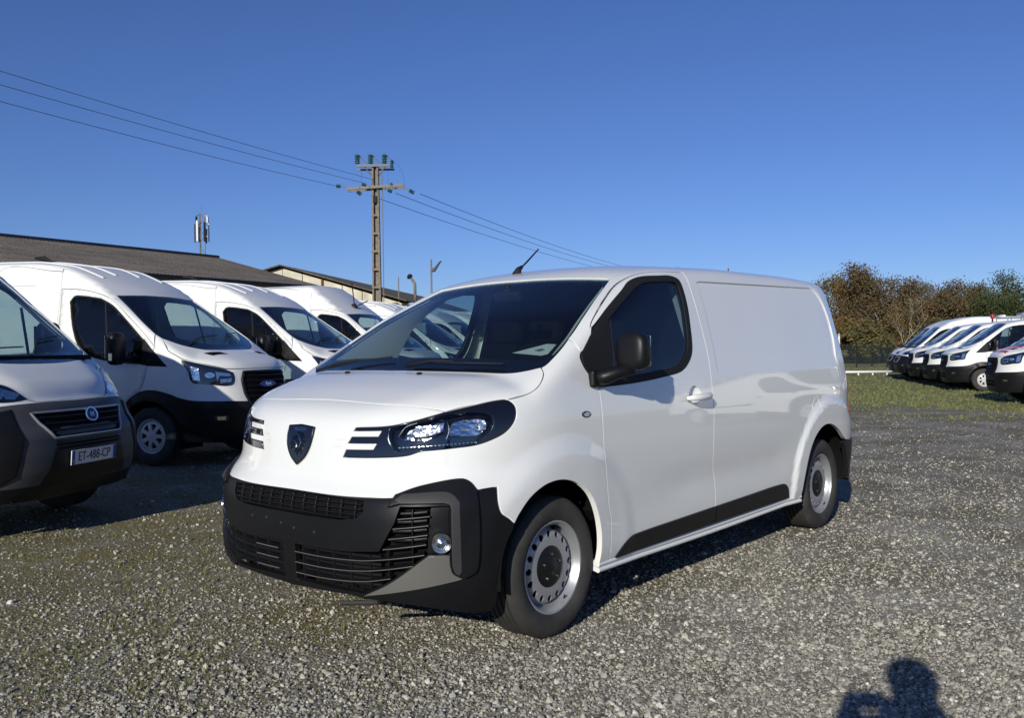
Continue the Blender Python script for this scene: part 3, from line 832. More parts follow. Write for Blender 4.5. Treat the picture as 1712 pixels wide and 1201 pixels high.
    slats = [[(.397, .656), (.478, .669)], [(.384, .614), (.475, .630)], [(.372, .569), (.472, .590)], [(.356, .523), (.468, .549)], [(.03, .452), (.15, .454), (.235, .460), (.301, .467), (.463, .504)], [(.03, .404), (.15, .405), (.293, .420), (.434, .456)], [(.03, .355), (.147, .357), (.295, .374), (.374, .398)]]
    for q in slats:
        a = ribbon('grille_slat', B, PH, q, PL, g, -.004, -.055, .009, mirror=g2, tilt=.004)
        # paler strip on the lit stretches only: sunlight put into the colour
        ribbon('painted_slat_glint', B, PH, q, M['skid'], a[0], .001, -.006, .0035)
        if q[0][0] < .1: ribbon('painted_slat_glint', B, PH, [(-.155, q[0][1] + .001), (-.10, q[0][1]), (-.05, q[0][1])], M['skid'], a[1], .001, -.006, .0045)
    for s in (1, -1):
        gg = g if s == 1 else g2
        rib_v(B, PH, gg, [s * u_ for u_ in (.05, .115, .18, .245, .31)], .325, .488, -.018, -.058, .006, 'plastic')
        rib_v(B, PH, gg, [s * .365], .39, .50, -.018, -.058, .006, 'plastic')
        rib_v(B, PH, gg, [s * .432], .45, .70, -.018, -.058, .006, 'plastic')
        for z_ in (.345, .371, .392, .42, .438, .472, .56, .60, .64, .68):
            zz = [(.04, .28), (.28, .34)] if z_ < .48 else [(.37, .47)]
            a0, a1 = zz[0][0], zz[-1][1]
            ribbon('grille_inner_slat', B, PH, [(s * a0, z_), (s * (a0 + a1) / 2, z_ + .002), (s * a1, z_ + .008)], PL, gg, -.028, -.05, .016)
    panel('radar_cover', B, PH, mirror_runs([[(0, .478)], [(0, .478), (.028, .478), (.028, .332), (0, .332)]]), M['gloss'], van, .04, -.008, .02, gap=0)
    for uu, zz in ((-.17, .585), (-.10, .588), (-.03, .575), (.03, .562), (.12, .560)):
        m_ = frame_on(B, PH, (uu, zz)); b = MB(); b.lathe([(0, -.003), (.006, -.002), (.007, .002)], 10, m_ @ Matrix.Rotation(R(-90), 4, 'X')); b.build('plate_bolt', M['plastic_grey'], van)
    # C-shaped trims and corner pieces (light grey, the far one darkened), one each side
    cf = [['s', (.560, .395), (.535, .418), (.5265, .452)], [(.5265, .452), (.5265, .700)], ['s', (.5265, .700), (.522, .716), (.507, .722)], [(.507, .722), (.400, .716), (.370, .703)], [(.370, .703), (.385, .752)], ['s', (.385, .752), (.448, .788), (.549, .814), (.570, .803), (.592, .765)], ['s', (.592, .765), (.598, .668), (.600, .573), (.597, .479), (.588, .420), (.560, .395)]]
    ci = [['s', (.545, .412), (.535, .425), (.5285, .455)], [(.5285, .455), (.5285, .698)], ['s', (.5285, .698), (.524, .714), (.509, .720)], [(.509, .720), (.402, .718), (.388, .730), (.405, .752)], ['s', (.405, .752), (.513, .760), (.533, .748), (.549, .722)], [(.549, .722), (.552, .430)], [(.552, .430), (.545, .412)]]
    t = panel('bumper_trim', B, PH, cf, PL, van, .02, .016, .022, gap=0, bev=.005, mirror=1)
    t2 = panel('trim_insert', B, PH, ci, M['plastic_grey'], t[0], .02, .0185, .004, gap=0, bev=.002, mirror=t[1])
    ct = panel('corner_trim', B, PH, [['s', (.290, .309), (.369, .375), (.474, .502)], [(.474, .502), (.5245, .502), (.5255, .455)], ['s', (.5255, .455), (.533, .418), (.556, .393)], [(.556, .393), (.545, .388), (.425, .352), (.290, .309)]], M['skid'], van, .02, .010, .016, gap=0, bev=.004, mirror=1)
    ct[1].data.materials[0] = PL  # far corner piece in black plastic: its shade put into the colour
    # fog lamps in their pockets
    for s in (1, -1):
        fp = panel('fog_pocket', B, PH, [[(s * .482, .705), (s * .524, .708), (s * .524, .509), (s * .472, .509)]], PL, van, .03, -.022, .004, gap=-.002, bev=.001)[0]
        m_ = frame_on(B, PH, (s * .505, .556), -.004) @ Matrix.Rotation(R(-90), 4, 'X')
        fl = MB(); fl.lathe([(0, .012), (.02, .011), (.034, .004), (.038, -.006), (.038, -.03)], 28, m_); fo = fl.build('fog_lamp', M['lens'], fp, True)
        fb = MB(); fb.lathe([(0, -.020), (.018, -.014), (.030, -.002), (.036, .003), (.041, .003), (.042, -.02)], 28, m_); fb.build('fog_reflector', M['reflector'], fo, True, auto=50)
    # ---------------- headlights
    unit = [['s', (.345, 1.030), (.403, 1.055), (.501, 1.089), (.60, 1.096), (.632, 1.080), (.638, 1.040), (.615, .995), (.59, .966), (.53, .950), (.44, .938), (.365, .935)], [(.365, .935), (.345, .985), (.345, 1.03)]]
    hl = panel('headlight', B, PH, HL, M['gloss'], van, .02, .0015, .03, holes=[unit], gap=.0015, eh=.01, mirror=1)
    panel('lamp_housing', B, PH, unit, M['gloss'], hl[0], .03, -.050, .002, gap=-.015, mirror=hl[1])
    L1 = [[(.385, .985), (.415, 1.052), (.498, 1.068), (.497, 1.030), (.452, .982)]]
    L2 = [['s', (.515, 1.000), (.520, 1.055), (.545, 1.078), (.590, 1.080), (.618, 1.070), (.624, 1.035), (.600, 1.000)], [(.60, 1.0), (.515, 1.0)]]
    for L in (L1, L2):
        q = panel('reflector', B, PH, L, M['reflector'], hl[0], .011, -.022, .004, gap=0, mirror=hl[1])
        for o_ in q: dish(o_, B, .020)
    for pts in ([(.41, .999), (.452, 1.000), (.50, 1.022)], [(.505, 1.075), (.515, 1.03), (.508, .985)], [(.37, 1.0), (.39, 1.045), (.42, 1.062)], [(.56, 1.082), (.60, 1.088), (.627, 1.075)]):
        ribbon('lamp_bezel', B, PH, pts, M['darkchrome'], hl[0], -.012, -.045, .006, mirror=hl[1])
    for k in range(20):
        u_ = .372 + k * .0113
        z_ = .9445 + (u_ - .372) * .095 + .004
        ribbon('led', B, PH, [(u_, z_), (u_ + .0065, z_ + .0007)], M['reflector'], hl[0], -.010, -.025, .011, mirror=hl[1], step=.01)
    panel('lamp_cover', B, PH, unit, M['lens'], hl[0], .025, .0015, .002, gap=-.001, bev=0.0005, mirror=hl[1])
    # side repeaters
    for s in (1, -1):
        r1 = panel('side_repeater', B, MSIDE, circle(-.176, 1.054, .036, .016, 24), M['gloss'], van, .02, .004, .006, gap=0, pre=True)[0]
        r2 = panel('repeater_lens', B, MSIDE, circle(-.176, 1.054, .027, .011, 20), M['reflector'], r1, .008, .0065, .004, gap=0, pre=True)[0]
        if s == -1: flip_y(r1); flip_y(r2)
    # ---------------- badge: a shield with a lion's head and the name above it
    sh_ = [[(-.060, 1.020), (0, 1.027), (.060, 1.020)], ['s', (.060, 1.020), (.059, .975), (.050, .925), (.030, .880), (0, .846)], ['s', (0, .846), (-.030, .880), (-.050, .925), (-.059, .975), (-.060, 1.020)]]
    bd = panel('badge', B, PH, sh_, M['gloss'], van, .02, .010, .012, gap=0, bev=.003)[0]
    ribbon('badge_rim', B, PH, outline(sh_, .012), M['darkchrome'], bd, .0125, .002, .0045, closed=True)
    lion = [(-.008, .995), (.010, .992), (.022, .980), (.034, .975), (.028, .966), (.038, .955), (.028, .950), (.036, .934), (.024, .934), (.030, .914), (.018, .920), (.018, .896), (.006, .910), (.000, .888), (-.006, .905), (-.016, .900), (-.010, .918), (-.022, .922), (-.034, .914), (-.030, .928), (-.040, .936), (-.036, .948), (-.028, .950), (-.038, .962), (-.026, .975), (-.016, .984)]
    panel('lion_emblem', B, PH, [lion], M['darkchrome'], bd, .01, .0135, .003, gap=0, bev=.001)
    for q in ([(-.012, .985), (.004, .975), (.012, .955)], [(.0, .965), (.014, .948), (.008, .925)], [(-.022, .955), (-.008, .945), (-.004, .925)]):
        ribbon('emblem_line', B, PH, q, M['chrome'], bd, .0155, .012, .0022)
    text_part('badge_lettering', 'PEUGEOT', .022, M['chrome'], bd, frame_on(B, PH, (0, 1.006), .011), sx=.95)
    # ---------------- windscreen
    glass_r = [['s'] + [(x_ - .0, y_) for x_, y_ in ws_top], ['s'] + ws_side, ['s'] + [(.050, .840), (.09, .803), (.14, .724), (.19, .512), (.228, .258), (.24, 0)]]
    inner = [['s', (-.76, 0), (-.77, .28), (-.785, .56)], ['s', (-.785, .56), (-.778, .635), (-.72, .682)], ['s', (-.72, .682), (-.575, .722), (-.386, .776), (-.261, .806), (-.154, .826), (-.08, .832)], ['s', (-.08, .832), (-.02, .80), (.01, .70), (.045, .50), (.075, .25), (.085, 0)]]
    for q in (inner,): pass
    ws = panel('windscreen', B, MTOP, mirror_runs(glass_r, 1), M['glass'], van, .05, -.006, .002, gap=.002, eh=.03)[0]
    panel('windscreen_border', B, MTOP, mirror_runs(glass_r, 1), M['gloss'], ws, .04, -.009, .004, holes=[mirror_runs(inner, 1)], gap=.001, eh=.02)
    # cowl, nozzles, wipers
    cw = [(.30, 0), (.27, .4), (.2, .7), (.08, .84)]
    for s in (1, -1):
        m_ = frame_on(B, MTOP, (.281, .273 * s)) @ Matrix.Rotation(R(-90), 4, 'X')
        superell('washer_nozzle', tuple((frame_on(B, MTOP, (.281, .273 * s), .004)).translation), (.016, .012, .008), .8, M['rubber'], van, 12)
    for (pts, piv) in (([(.155, .10), (.135, .38), (.085, .66)], (.19, .08)), ([(.16, -.62), (.125, -.36), (.11, -.10)], (.185, -.66))):
        arm = MB()
        P = MTOP.lift(B, np.array(pts)); N = B.n(P)
        Q = [Vector(p) + Vector(n) * .022 for p, n in zip(P, N)]
        p0 = Vector(MTOP.lift(B, np.array([piv]))[0]) + Vector((0, 0, .012))
        arm.tube([p0, (p0 + Q[1]) / 2 + Vector((0, 0, .012)), Q[1]], [.009, .007, .005], 8)
        wo = arm.build('wiper', M['rubber'], van, True)
        bl = MB(); bl.tube([q - Vector((0, 0, .008)) for q in Q], .006, 6); bl.build('wiper_blade', M['rubber'], wo, True)
    # ---------------- antenna
    at = MB(); p0 = Vector(MTOP.lift(B, np.array([(-1.0, -.16)]))[0])
    at.tube([p0 - Vector((0, 0, .01)), p0 + Vector((-.02, 0, .028)), p0 + Vector((-.05, 0, .045))], [.032, .018, .011], 12)
    a_o = at.build('antenna', M['rubber'], van, True)
    am = MB(); am.tube([p0 + Vector((-.045, 0, .04)), p0 + Vector((-.13, -.02, .085)), p0 + Vector((-.26, -.03, .175))], [.006, .006, .0045], 8); am.build('antenna_rod', M['rubber'], a_o, True)
    # ---------------- mirror (the photograph shows none on the far side)
    for s in (1,):
        def df(p): return Vector((p.x * (1 - .12 * p.z), p.y * (1 - .10 * max(p.z, 0) ** 2) + .06 * p.z * 0, p.z))
        mo = superell('door_mirror', (-.405, 1.078 * s, 1.357), (.052, .090, .098), .62, PL, van, 28, deform=df)
        mb = MB()
        mb.tube([(-.29, .915 * s, 1.225), (-.30, .985 * s, 1.232), (-.35, 1.02 * s, 1.252), (-.40, 1.085 * s, 1.27)], [.040, .040, .034, .028], 14)
        mb.build('mirror_arm', PL, mo, True)
        mb = MB(); mb.box((-.285, .935 * s, 1.222), (.105, .05, .085)); mb.build('mirror_base', PL, mo, False, bevel=.014)
        mb = MB(); mb.box((-.456, 1.08 * s, 1.358), (.006, .135, .15)); mb.build('mirror_glass', M['chrome'], mo, bevel=.002)
        mb = MB(); mb.box((-.40, 1.075 * s, 1.275), (.085, .13, .004)); mb.build('mirror_seam', M['dark'], mo)
    # ---------------- underside and wheel wells
    mb = MB(); mb.box((-1.62, 0, .36), (2.3, 1.72, .12)); mb.box((-1.64, 0, .55), (2.3, 1.70, .40)); mb.box((-3.75, 0, .45), (.5, 1.5, .2)); mb.box((.55, 0, .33), (.35, 1.1, .10)); mb.box((0, 0, .6), (.9, 1.0, .5)); mb.box((-3.3, 0, .6), (.9, 1.0, .5))
    mb.build('underbody', M['dark'], van)
    for cx in (0, -3.275):
        for s in (1, -1):
            mb = MB(); n = 20
            pr = []
            for k in range(n + 1):
                a = R(-4) + R(188) * k / n; rr_ = .44
                pr.append((cx + rr_ * math.cos(a), .345 + rr_ * math.sin(a)))
            v = [(x_, y_ * s, z_) for y_ in (.50, .925) for x_, z_ in pr]
            f_ = [(i, i + 1, n + 2 + i, n + 1 + i) for i in range(n)]
            v2 = v + [(cx, .5 * s, .345)]
            f_ += [(i, i + 1, len(v)) for i in range(n)]
            mb.add(v2, f_); mb.build('wheel_arch_liner', M['dark'], van, True)
            wheel(van, (cx, .79 * s, .333), s)
    mb = MB(); mb.tube([(.78, .25, .225), (.60, .40, .215)], .012, 6); mb.box((.66, .38, .245), (.08, .07, .02)); mb.build('towing_bracket', M['plastic_grey'], van)
    interior(B, van)
    return van, B

def flip_y(o):
    o.data.transform(Matrix.Diagonal((1, -1, 1, 1)))
    nn = None
    o.data.flip_normals()
    return o

def handle(B, parent):
    """pull handle: a bar bulging from the door skin"""
    P = MSIDE.lift(B, np.array([(-1.135, 1.082), (-1.18, 1.084), (-1.24, 1.086), (-1.30, 1.088), (-1.35, 1.088), (-1.385, 1.088)]))
    off = [.016, .042, .050, .050, .040, .012]; rr_ = [.010, .019, .021, .022, .022, .014]
    mb = MB(); mb.tube([Vector(p) + Vector((0, o_, 0)) for p, o_ in zip(P, off)], rr_, 14)
    o = mb.build('door_handle', M['paint'], parent, True)
    for v in o.data.vertices:
        v.co.y = v.co.y
    return o

def rib_v(B, mode, parent, us, z0, z1, o1, o0, th, mk):
    for u_ in us:
        ribbon('grille_rib', B, mode, [(u_, z0), (u_, (z0 + z1) / 2), (u_, z1)], M[mk], parent, o1, o0, th, step=.05)

def dish(o, B, d, facet=True):
    """push the middle of a small panel inwards; lamp bowls become faceted mirrors"""
    V = np.array([v.co[:] for v in o.data.vertices]); c = V.mean(0); r_ = np.linalg.norm(V - c, axis=1); rm = r_.max()
    n = B.n(c[None])[0]
    rg = np.random.default_rng(len(V))
    V = V - n * (d * (1 - (r_ / rm) ** 2))[:, None]
    if facet: V = V + n * (rg.normal(0, .0008, len(V)) * (r_ < rm * .8))[:, None]
    me = bpy.data.meshes.new(o.data.name); me.from_pydata([tuple(v) for v in V], [], [tuple(p.vertices) for p in o.data.polygons]); me.materials.append(o.data.materials[0])
    if not facet: me.polygons.foreach_set('use_smooth', [True] * len(me.polygons))
    o.data = me

def interior(B, van):
    D = M['int_dark']
    # dashboard
    mb = MB()
    prof = [(.18, .90), (.15, 1.19), (.02, 1.235), (-.25, 1.262), (-.40, 1.245), (-.47, 1.15), (-.44, .95), (-.36, .75), (-.2, .6)]
    n = 15; v = []
    for j in range(n):
        y = -.82 + 1.64 * j / (n - 1); e = (abs(y) / .82) ** 3
        for k, (x_, z_) in enumerate(prof):
            hump = .045 * math.exp(-((y - .40) / .17) ** 2) if k in (3, 4) else 0
            v.append((x_ - .10 * e, y, z_ + hump - .01 * e))
    m_ = len(prof)
    mb.add(v, [(j * m_ + k, j * m_ + k + 1, (j + 1) * m_ + k + 1, (j + 1) * m_ + k) for j in range(n - 1) for k in range(m_ - 1)])
    dash = mb.build('dashboard', D, van, True, auto=50)
    # steering wheel
    mb = MB(); c = Vector((-.50, .40, 1.09)); rot = Matrix.Rotation(R(-62), 3, 'Y')
    mb.tube([c + rot @ Vector((.185 * math.cos(2 * math.pi * k / 28), .185 * math.sin(2 * math.pi * k / 28), 0)) for k in range(29)], .016, 8)
    for a in (.0, 2.2, 4.08): mb.tube([c + rot @ Vector((0, 0, -.03)), c + rot @ Vector((.18 * math.cos(a + 3.14), .18 * math.sin(a + 3.14), 0))], .014, 6)
    mb.build('steering_wheel', M['rubber'], van, True)
    # seats
    for y in (.42, -.18, -.52):
        mb = MB()
        mb.box((-.95, y, .78), (.5, .34 if y < 0 else .48, .16)); so = mb.build('seat', M['int_seat'], van, False, bevel=.05)
        mb = MB(); mb.box((-1.22, y, 1.10), (.14, .34 if y < 0 else .46, .62), Matrix.Rotation(R(-14), 3, 'Y')); mb.build('backrest', M['int_seat'], so, False, bevel=.05)
        mb = MB(); mb.box((-1.33, y, 1.50), (.10, .26, .20), Matrix.Rotation(R(-10), 3, 'Y')); mb.build('headrest', M['int_seat'], so, False, bevel=.045)
    # bulkhead behind the seats, floor, head lining
    mb = MB(); mb.add([(-1.50, -.88, .5), (-1.50, .88, .5), (-1.50, .90, 1.15), (-1.50, .76, 1.72), (-1.50, .60, 1.82), (-1.50, -.60, 1.82), (-1.50, -.76, 1.72), (-1.50, -.90, 1.15)], [(0, 1, 2, 3, 4, 5, 6, 7)]); mb.build('bulkhead', M['bulk'], van)
    mb = MB(); mb.box((-.8, 0, .52), (1.5, 1.7, .04)); mb.build('cab_floor', M['dark'], van)
    # lining of roof: underside follows the roof
    V = []; nx, ny = 6, 9
    for i in range(nx):
        for j in range(ny):
            x_ = -.84 - .66 * i / (nx - 1); y_ = -.66 + 1.32 * j / (ny - 1)
            V.append((x_, y_, float(B.top(np.array(x_), np.array(abs(y_)))) - .045))
    mb = MB(); mb.add(V, [(i * ny + j, i * ny + j + 1, (i + 1) * ny + j + 1, (i + 1) * ny + j) for i in range(nx - 1) for j in range(ny - 1)]); mb.build('head_lining', M['int_trim'], van, True)
    # inner pillar trims
    for s in (1, -1):
        A = MTOP.lift(B, np.array([(-.80, .66), (-.575, .722), (-.386, .775), (-.261, .806), (-.10, .83), (.0, .83)]))
        lo = MSIDE.lift(B, np.array([(-1.05, 1.735), (-.90, 1.70), (-.74, 1.60), (-.62, 1.49), (-.54, 1.34), (-.50, 1.18)] if s == -1 else [(-.90, 1.72), (-.70, 1.625), (-.52, 1.52), (-.44, 1.45), (-.40, 1.32), (-.36, 1.18)]))
        iw = .055 if s == 1 else .15
        v = [(p[0], (p[1] - .03) * s, p[2] - .03) for p in A] + [((p[0]), (p[1] - iw) * s, p[2]) for p in lo]
        mid = [((a[0] + b[0]) / 2, (a[1] + b[1]) / 2 - .012 * s, (a[2] + b[2]) / 2) for a, b in zip(v[:6], v[6:])]
        vv = v[:6] + mid + v[6:]
        mb = MB(); mb.add(vv, [(r * 6 + k, r * 6 + k + 1, (r + 1) * 6 + k + 1, (r + 1) * 6 + k) for r in range(2) for k in range(5)])
        mb.build('pillar_trim', M['int_trim'], van, True)
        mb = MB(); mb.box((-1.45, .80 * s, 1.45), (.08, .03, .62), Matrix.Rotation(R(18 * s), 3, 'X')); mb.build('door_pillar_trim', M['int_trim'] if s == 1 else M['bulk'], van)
        mb = MB(); mb.box((-.88, .875 * s, .92), (1.1, .03, .5)); mb.build('door_card', D, van)
    # inner mirror block at the top of the screen
    mb = MB(); mb.box((-.72, 0, 1.685), (.04, .20, .055), Matrix.Rotation(R(25), 3, 'Y')); mb.box((-.72, 0, 1.73), (.03, .04, .05)); mb.build('inner_mirror', M['rubber'], van, bevel=.01)
    mb = MB(); mb.add(PAPER, [(0, 1, 2, 3, 4)])
    p = mb.build('paper_sheet', M['paper'], None); tag(p, 'white paper sheet lying on the dashboard behind the windscreen of the foreground van', 'paper')
    a, b_, c_ = Vector(PAPER[0]), Vector(PAPER[1]), Vector(PAPER[3])
    n_ = (b_ - a).cross(c_ - a).normalized()
    if n_.x < 0: n_ = -n_
    lines = MB()
    for k in range(3):
        p0 = a.lerp(b_, .45 + .12 * k).lerp(c_, .35) + n_ * .002; p1 = a.lerp(b_, .55 + .12 * k).lerp(c_, .55) + n_ * .002
        lines.tube([p0, p1], .0018, 4)
    lines.build('printed_line', M['ink'], p)

PAPER = [(-0.1, 0.552, 1.354), (-0.36, 0.576, 1.399), (-0.36, 0.635, 1.395), (-0.12, 0.766, 1.348), (-0.1, 0.74, 1.34)]
main_van, EXB = build_main_van()
# ------------------------------------------------------------------ the other vans
def copy_tree(o, parent=None):
    c = o.copy(); COL.objects.link(c); c.parent = parent
    if parent is not None: c.matrix_parent_inverse = o.matrix_parent_inverse
    for ch in list(o.children): copy_tree(ch, c)
    return c

def build_tall_van(B, c):
    """c: the lines of this kind of van, y > 0 half, front axle at the origin"""
    van = empty('parked_van', (0, 0, 0), 0, 'white van', 'van')
    PH = Mode('phi', c.get('ax', -.5)); TU = Mode('tube', az=1.3); PR = Mode('phi', c['rx'], sgn=-1)
    W = M[c.get('paint', 'paint2')]; PL = M[c.get('plastic', 'plastic')]
    to = lambda pts: [tuple(q) for q in PH.uv(np.array(pts, float))]
    cv = lambda m1, pts, m2: conv(B, m1, pts, m2)
    hq = c.get('h', .06)
    eh = .04; ef = .02
    wsb, wss, wst = c['ws_bot'], c['ws_side'], c['ws_top']
    # bonnet
    hf = [tuple(q) for q in catmull(to(c['hood_front']), 8)]; hs_ = [tuple(q) for q in catmull(to(c['hood_side']), 8)]
    panel('bonnet', B, MTOP, mirror_runs([cv(PH, hf, MTOP), cv(PH, hs_, MTOP) + [wss[-1]], ['s', wss[-1]] + wsb], 1), W, van, min(hq, c.get('hh', .045)), 0, .02, gap=.002, eh=ef)
    # wings and nose
    dfr = c['door_front']
    cl = to(c['clad']); pil = cv(MTOP, [wss[-1], wss[-2]], PH)
    panel('front_body', B, PH, mirror_runs([hf, hs_ + [pil[0]], pil, cv(MSIDE, [c['door_top'][-1]], PH), ['s'] + cv(MSIDE, dfr, PH), ['s'] + cl[::-1]]), W, van, hq, 0, .02, gap=.0015, eh=ef)
    # shell
    dt, dr = c['door_top'], c['door_rear']
    xr = c['xr']; zs = c['sill']
    ra = [(c['wb'] + .43 * math.cos(R(a)), .35 + .43 * math.sin(R(a))) for a in (5, 30, 60, 90, 120, 150, 175)]
    zz = lambda z_: math.atan2(z_ - 1.3, .95)
    sh = [['s'] + cv(MTOP, wst, TU), ['s'] + cv(MTOP, wss[:-1], TU), ['s'] + cv(MSIDE, dt[::-1], TU), cv(MSIDE, dr, TU), cv(MSIDE, [(dr[-1][0], zs), (ra[0][0], zs)], TU), ['s'] + cv(MSIDE, ra, TU), cv(MSIDE, [(ra[-1][0], zs + .1), (xr, zs + .1)], TU), [(xr, math.pi / 2)]]
    panel('body_shell', B, TU, mirror_runs(sh, 2), W, van, hq * 1.2, 0, .02, gap=.002, eh=.05)
    # doors
    for s in (1, -1):
        d = panel('front_door', B, MSIDE, [['s'] + dt[::-1], dr, [dr[-1], (dfr[-1][0], zs)], ['s'] + dfr[::-1]], W, van, hq, 0, .03, gap=.0035, eh=.04, holes=[c['win']])[0]
        if s == -1: flip_y(d)
        g = panel('window_glass', B, MSIDE, c['win'], M['glass_dark'], d, .12, -.008, .002, gap=-.004, eh=.05)[0]
        f_ = ribbon('window_frame', B, MSIDE, outline(c['win'], .05), M['rubber'], d, .003, -.02, .028, closed=True)[0]
        q = [g, f_]
        if 'div' in c: q.append(ribbon('window_divider', B, MSIDE, c['div'], M['rubber'], d, -.002, -.02, .022)[0])
        q.append(ribbon('door_handle', B, MSIDE, [(dr[1][0] + .10, 1.12), (dr[1][0] + .28, 1.12)], M['plastic'], d, .03, -.01, .035)[0])
        if s == -1:
            for o_ in q: flip_y(o_)
        if 'sail' in c:
            q = panel('window_sail', B, MSIDE, [c['sail']], M['rubber'], van, .08, .004, .008, gap=0, eh=.04)[0]
            if s == -1: flip_y(q)
    # glass
    r_ = [['s'] + wst, ['s'] + wss, ['s', wss[-1]] + wsb]
    ws = panel('windscreen', B, MTOP, mirror_runs(r_, 1), M['glass'], van, .08, -.006, .002, gap=.001, eh=.05)[0]
    inn = [['s'] + [(x_ - .03, y_) for x_, y_ in wst[:-1]] + [(wst[-1][0] + .01, wst[-1][1] - .05)], ['s'] + [(x_ + .01, y_ - .055) for x_, y_ in wss[:-1]], ['s'] + [(x_ - .15, y_ * .90) for x_, y_ in [wss[-1]] + wsb]]
    panel('windscreen_border', B, MTOP, mirror_runs(r_, 1), M['gloss'], ws, .08, -.009, .004, holes=[mirror_runs(inn, 1)], gap=.001, eh=.04)
    for (a, b, d_) in c['wipers']:
        P = MTOP.lift(B, np.array([a, b, d_])); N = B.n(P); Q = [Vector(p) + Vector(n_) * .02 for p, n_ in zip(P, N)]
        mb = MB(); mb.tube(Q, [.010, .007, .006], 6); mb.build('wiper', M['rubber'], van, True)
    # black bumper and cladding
    arch_f = [(.43 * math.cos(R(a)), .35 + .43 * math.sin(R(a))) for a in (-12, 0, 22, 45, 70, 90, 110, 135, 160, 180, 190)]
    af = cv(MSIDE, arch_f, PH)
    low = to(c['low'])
    panel('front_bumper', B, PH, mirror_runs([['s'] + cl[:c['ncl']], ['s'] + cl[c['ncl'] - 1:], [cl[-1]] + cv(MSIDE, [(-.50, zs + .02)], PH), ['s'] + af[::-1], ['s'] + low[::-1]]), PL, van, hq, .010, .03, gap=0, bev=.006, eh=.04)
    # grille
    gm = to(c['grille'])
    g = panel('grille', B, PH, mirror_runs([[(0, gm[0][1])] + gm + [(0, gm[-1][1])]]), M['dark'], van, .08, .013, .02, gap=0, bev=.004)[0]
    ribbon('grille_frame', B, PH, outline(mirror_runs([[(0, gm[0][1])] + gm + [(0, gm[-1][1])]]), .05), M[c.get('frame', 'plastic')], g, .026, .0, c.get('fw', .03), closed=True)
    for z_ in np.arange(gm[-1][1] + .05, gm[0][1] - .02, c.get('pitch', .06)):
        ug = np.interp(z_, [p[1] for p in gm][::-1], [p[0] for p in gm][::-1]) - .01
        ribbon('grille_slat', B, PH, [(-ug, z_), (0, z_), (ug, z_)], M['plastic'], g, .022, .01, c.get('slat', .016))
    # lower intake
    q = to(c['intake'])
    g = panel('lower_intake', B, PH, mirror_runs([[(0, q[0][1])] + q + [(0, q[-1][1])]]), M['dark'], van, .08, .013, .01, gap=0, bev=.003)[0]
    ribbon('grille_slat', B, PH, [(-q[0][0], (q[0][1] + q[-1][1]) / 2), (0, (q[0][1] + q[-1][1]) / 2), (q[0][0], (q[0][1] + q[-1][1]) / 2)], M['plastic'], g, .022, .008, .02)
    # headlights and fog lamps
    hd = [['s'] + to(c['head_top']), ['s'] + to(c['head_low'])]
    hl = panel('headlight', B, PH, hd, M['gloss'], van, .04, .003, .012, gap=0, bev=.003, eh=.02, mirror=1)
    for L in c['lamps']:
        L2 = to(L)
        if len(L) == 2:      # centre and rim of a round lamp
            r0 = math.dist(L2[0], L2[1]); L2 = [tuple(q) for q in circle(L2[0][0], L2[0][1], r0, r0, 16)]
        o2 = panel('reflector', B, PH, [L2], M['reflector'], hl[0], .02, .0075, .004, gap=0, bev=.001, eh=.02, mirror=hl[1])
        for o_ in o2: dish(o_, B, .003)
    panel('lamp_cover', B, PH, hd, M['lens'], hl[0], .04, .016, .004, gap=0, bev=.003, eh=.03, mirror=hl[1])
    if 'fog' in c:
        fg = panel('fog_lamp', B, PH, [to(c['fog'])], M['gloss'], van, .04, .014, .01, gap=0, mirror=1)
        a = to(c['fog']); m_ = np.mean(a, 0); panel('fog_reflector', B, PH, [[tuple(m_ + (np.array(p) - m_) * .6) for p in a]], M['reflector'], fg[0], .03, .017, .003, gap=0, mirror=fg[1])
    # bonnet vents
    for vt in c.get('vents', []):
        v_ = panel('bonnet_vent', B, MTOP, [vt], M['dark'], van, .05, .003, .005, gap=0, bev=.001, mirror=1)
        cx = (vt[0][0] + vt[2][0]) / 2
    # wheels, mirrors, underbody
    for cx in (0, c['wb']):
        for s in (1, -1):
            wheel(van, (cx, .865 * s, .352), s, .354, .235, .212, c.get('wheel', 'cover'))
            mb = MB(); n = 14
            pr = [(cx + .455 * math.cos(R(-20) + R(220) * k / n), .355 + .455 * math.sin(R(-20) + R(220) * k / n)) for k in range(n + 1)]
            v = [(x_, y_ * s, z_) for y_ in (.55, .95) for x_, z_ in pr] + [(cx, .55 * s, .355)]
            mb.add(v, [(i, i + 1, n + 2 + i, n + 1 + i) for i in range(n)] + [(i, i + 1, len(v) - 1) for i in range(n)]); mb.build('wheel_arch_liner', M['dark'], van, True)
    mb = MB(); mb.box((c['wb'] / 2, 0, .52), (-c['wb'] - .95, 1.8, .36)); mb.box((c['wb'] / 2, 0, .50), (-c['wb'] + .8, 1.0, .3)); mb.box((c['wb'] - .8, 0, .55), (.6, 1.7, .2)); mb.box((.6, 0, .4), (.4, 1.3, .2)); mb.build('underbody', M['dark'], van)
    mx, my, mz = c['mirror']
    for s in (1, -1):
        mo = superell('door_mirror', (mx, my * s, mz), (.075, .12, .20), .55, M['plastic'], van, 20)
        mb = MB(); mb.tube([(mx + .10, (my - .24) * s, mz - .13), (mx + .05, (my - .10) * s, mz - .12), (mx, my * s, mz - .08)], [.05, .04, .04], 8); mb.build('mirror_arm', M['plastic'], mo, True)
        mb = MB(); mb.box((mx - .075, my * s, mz + .02), (.006, .19, .28)); mb.build('mirror_glass', M['chrome'], mo)
        mb = MB(); mb.box((mx + .02, (my + .114) * s, mz - .10), (.05, .012, .09)); mb.build('mirror_indicator', M['reflector'], mo, bevel=.003)
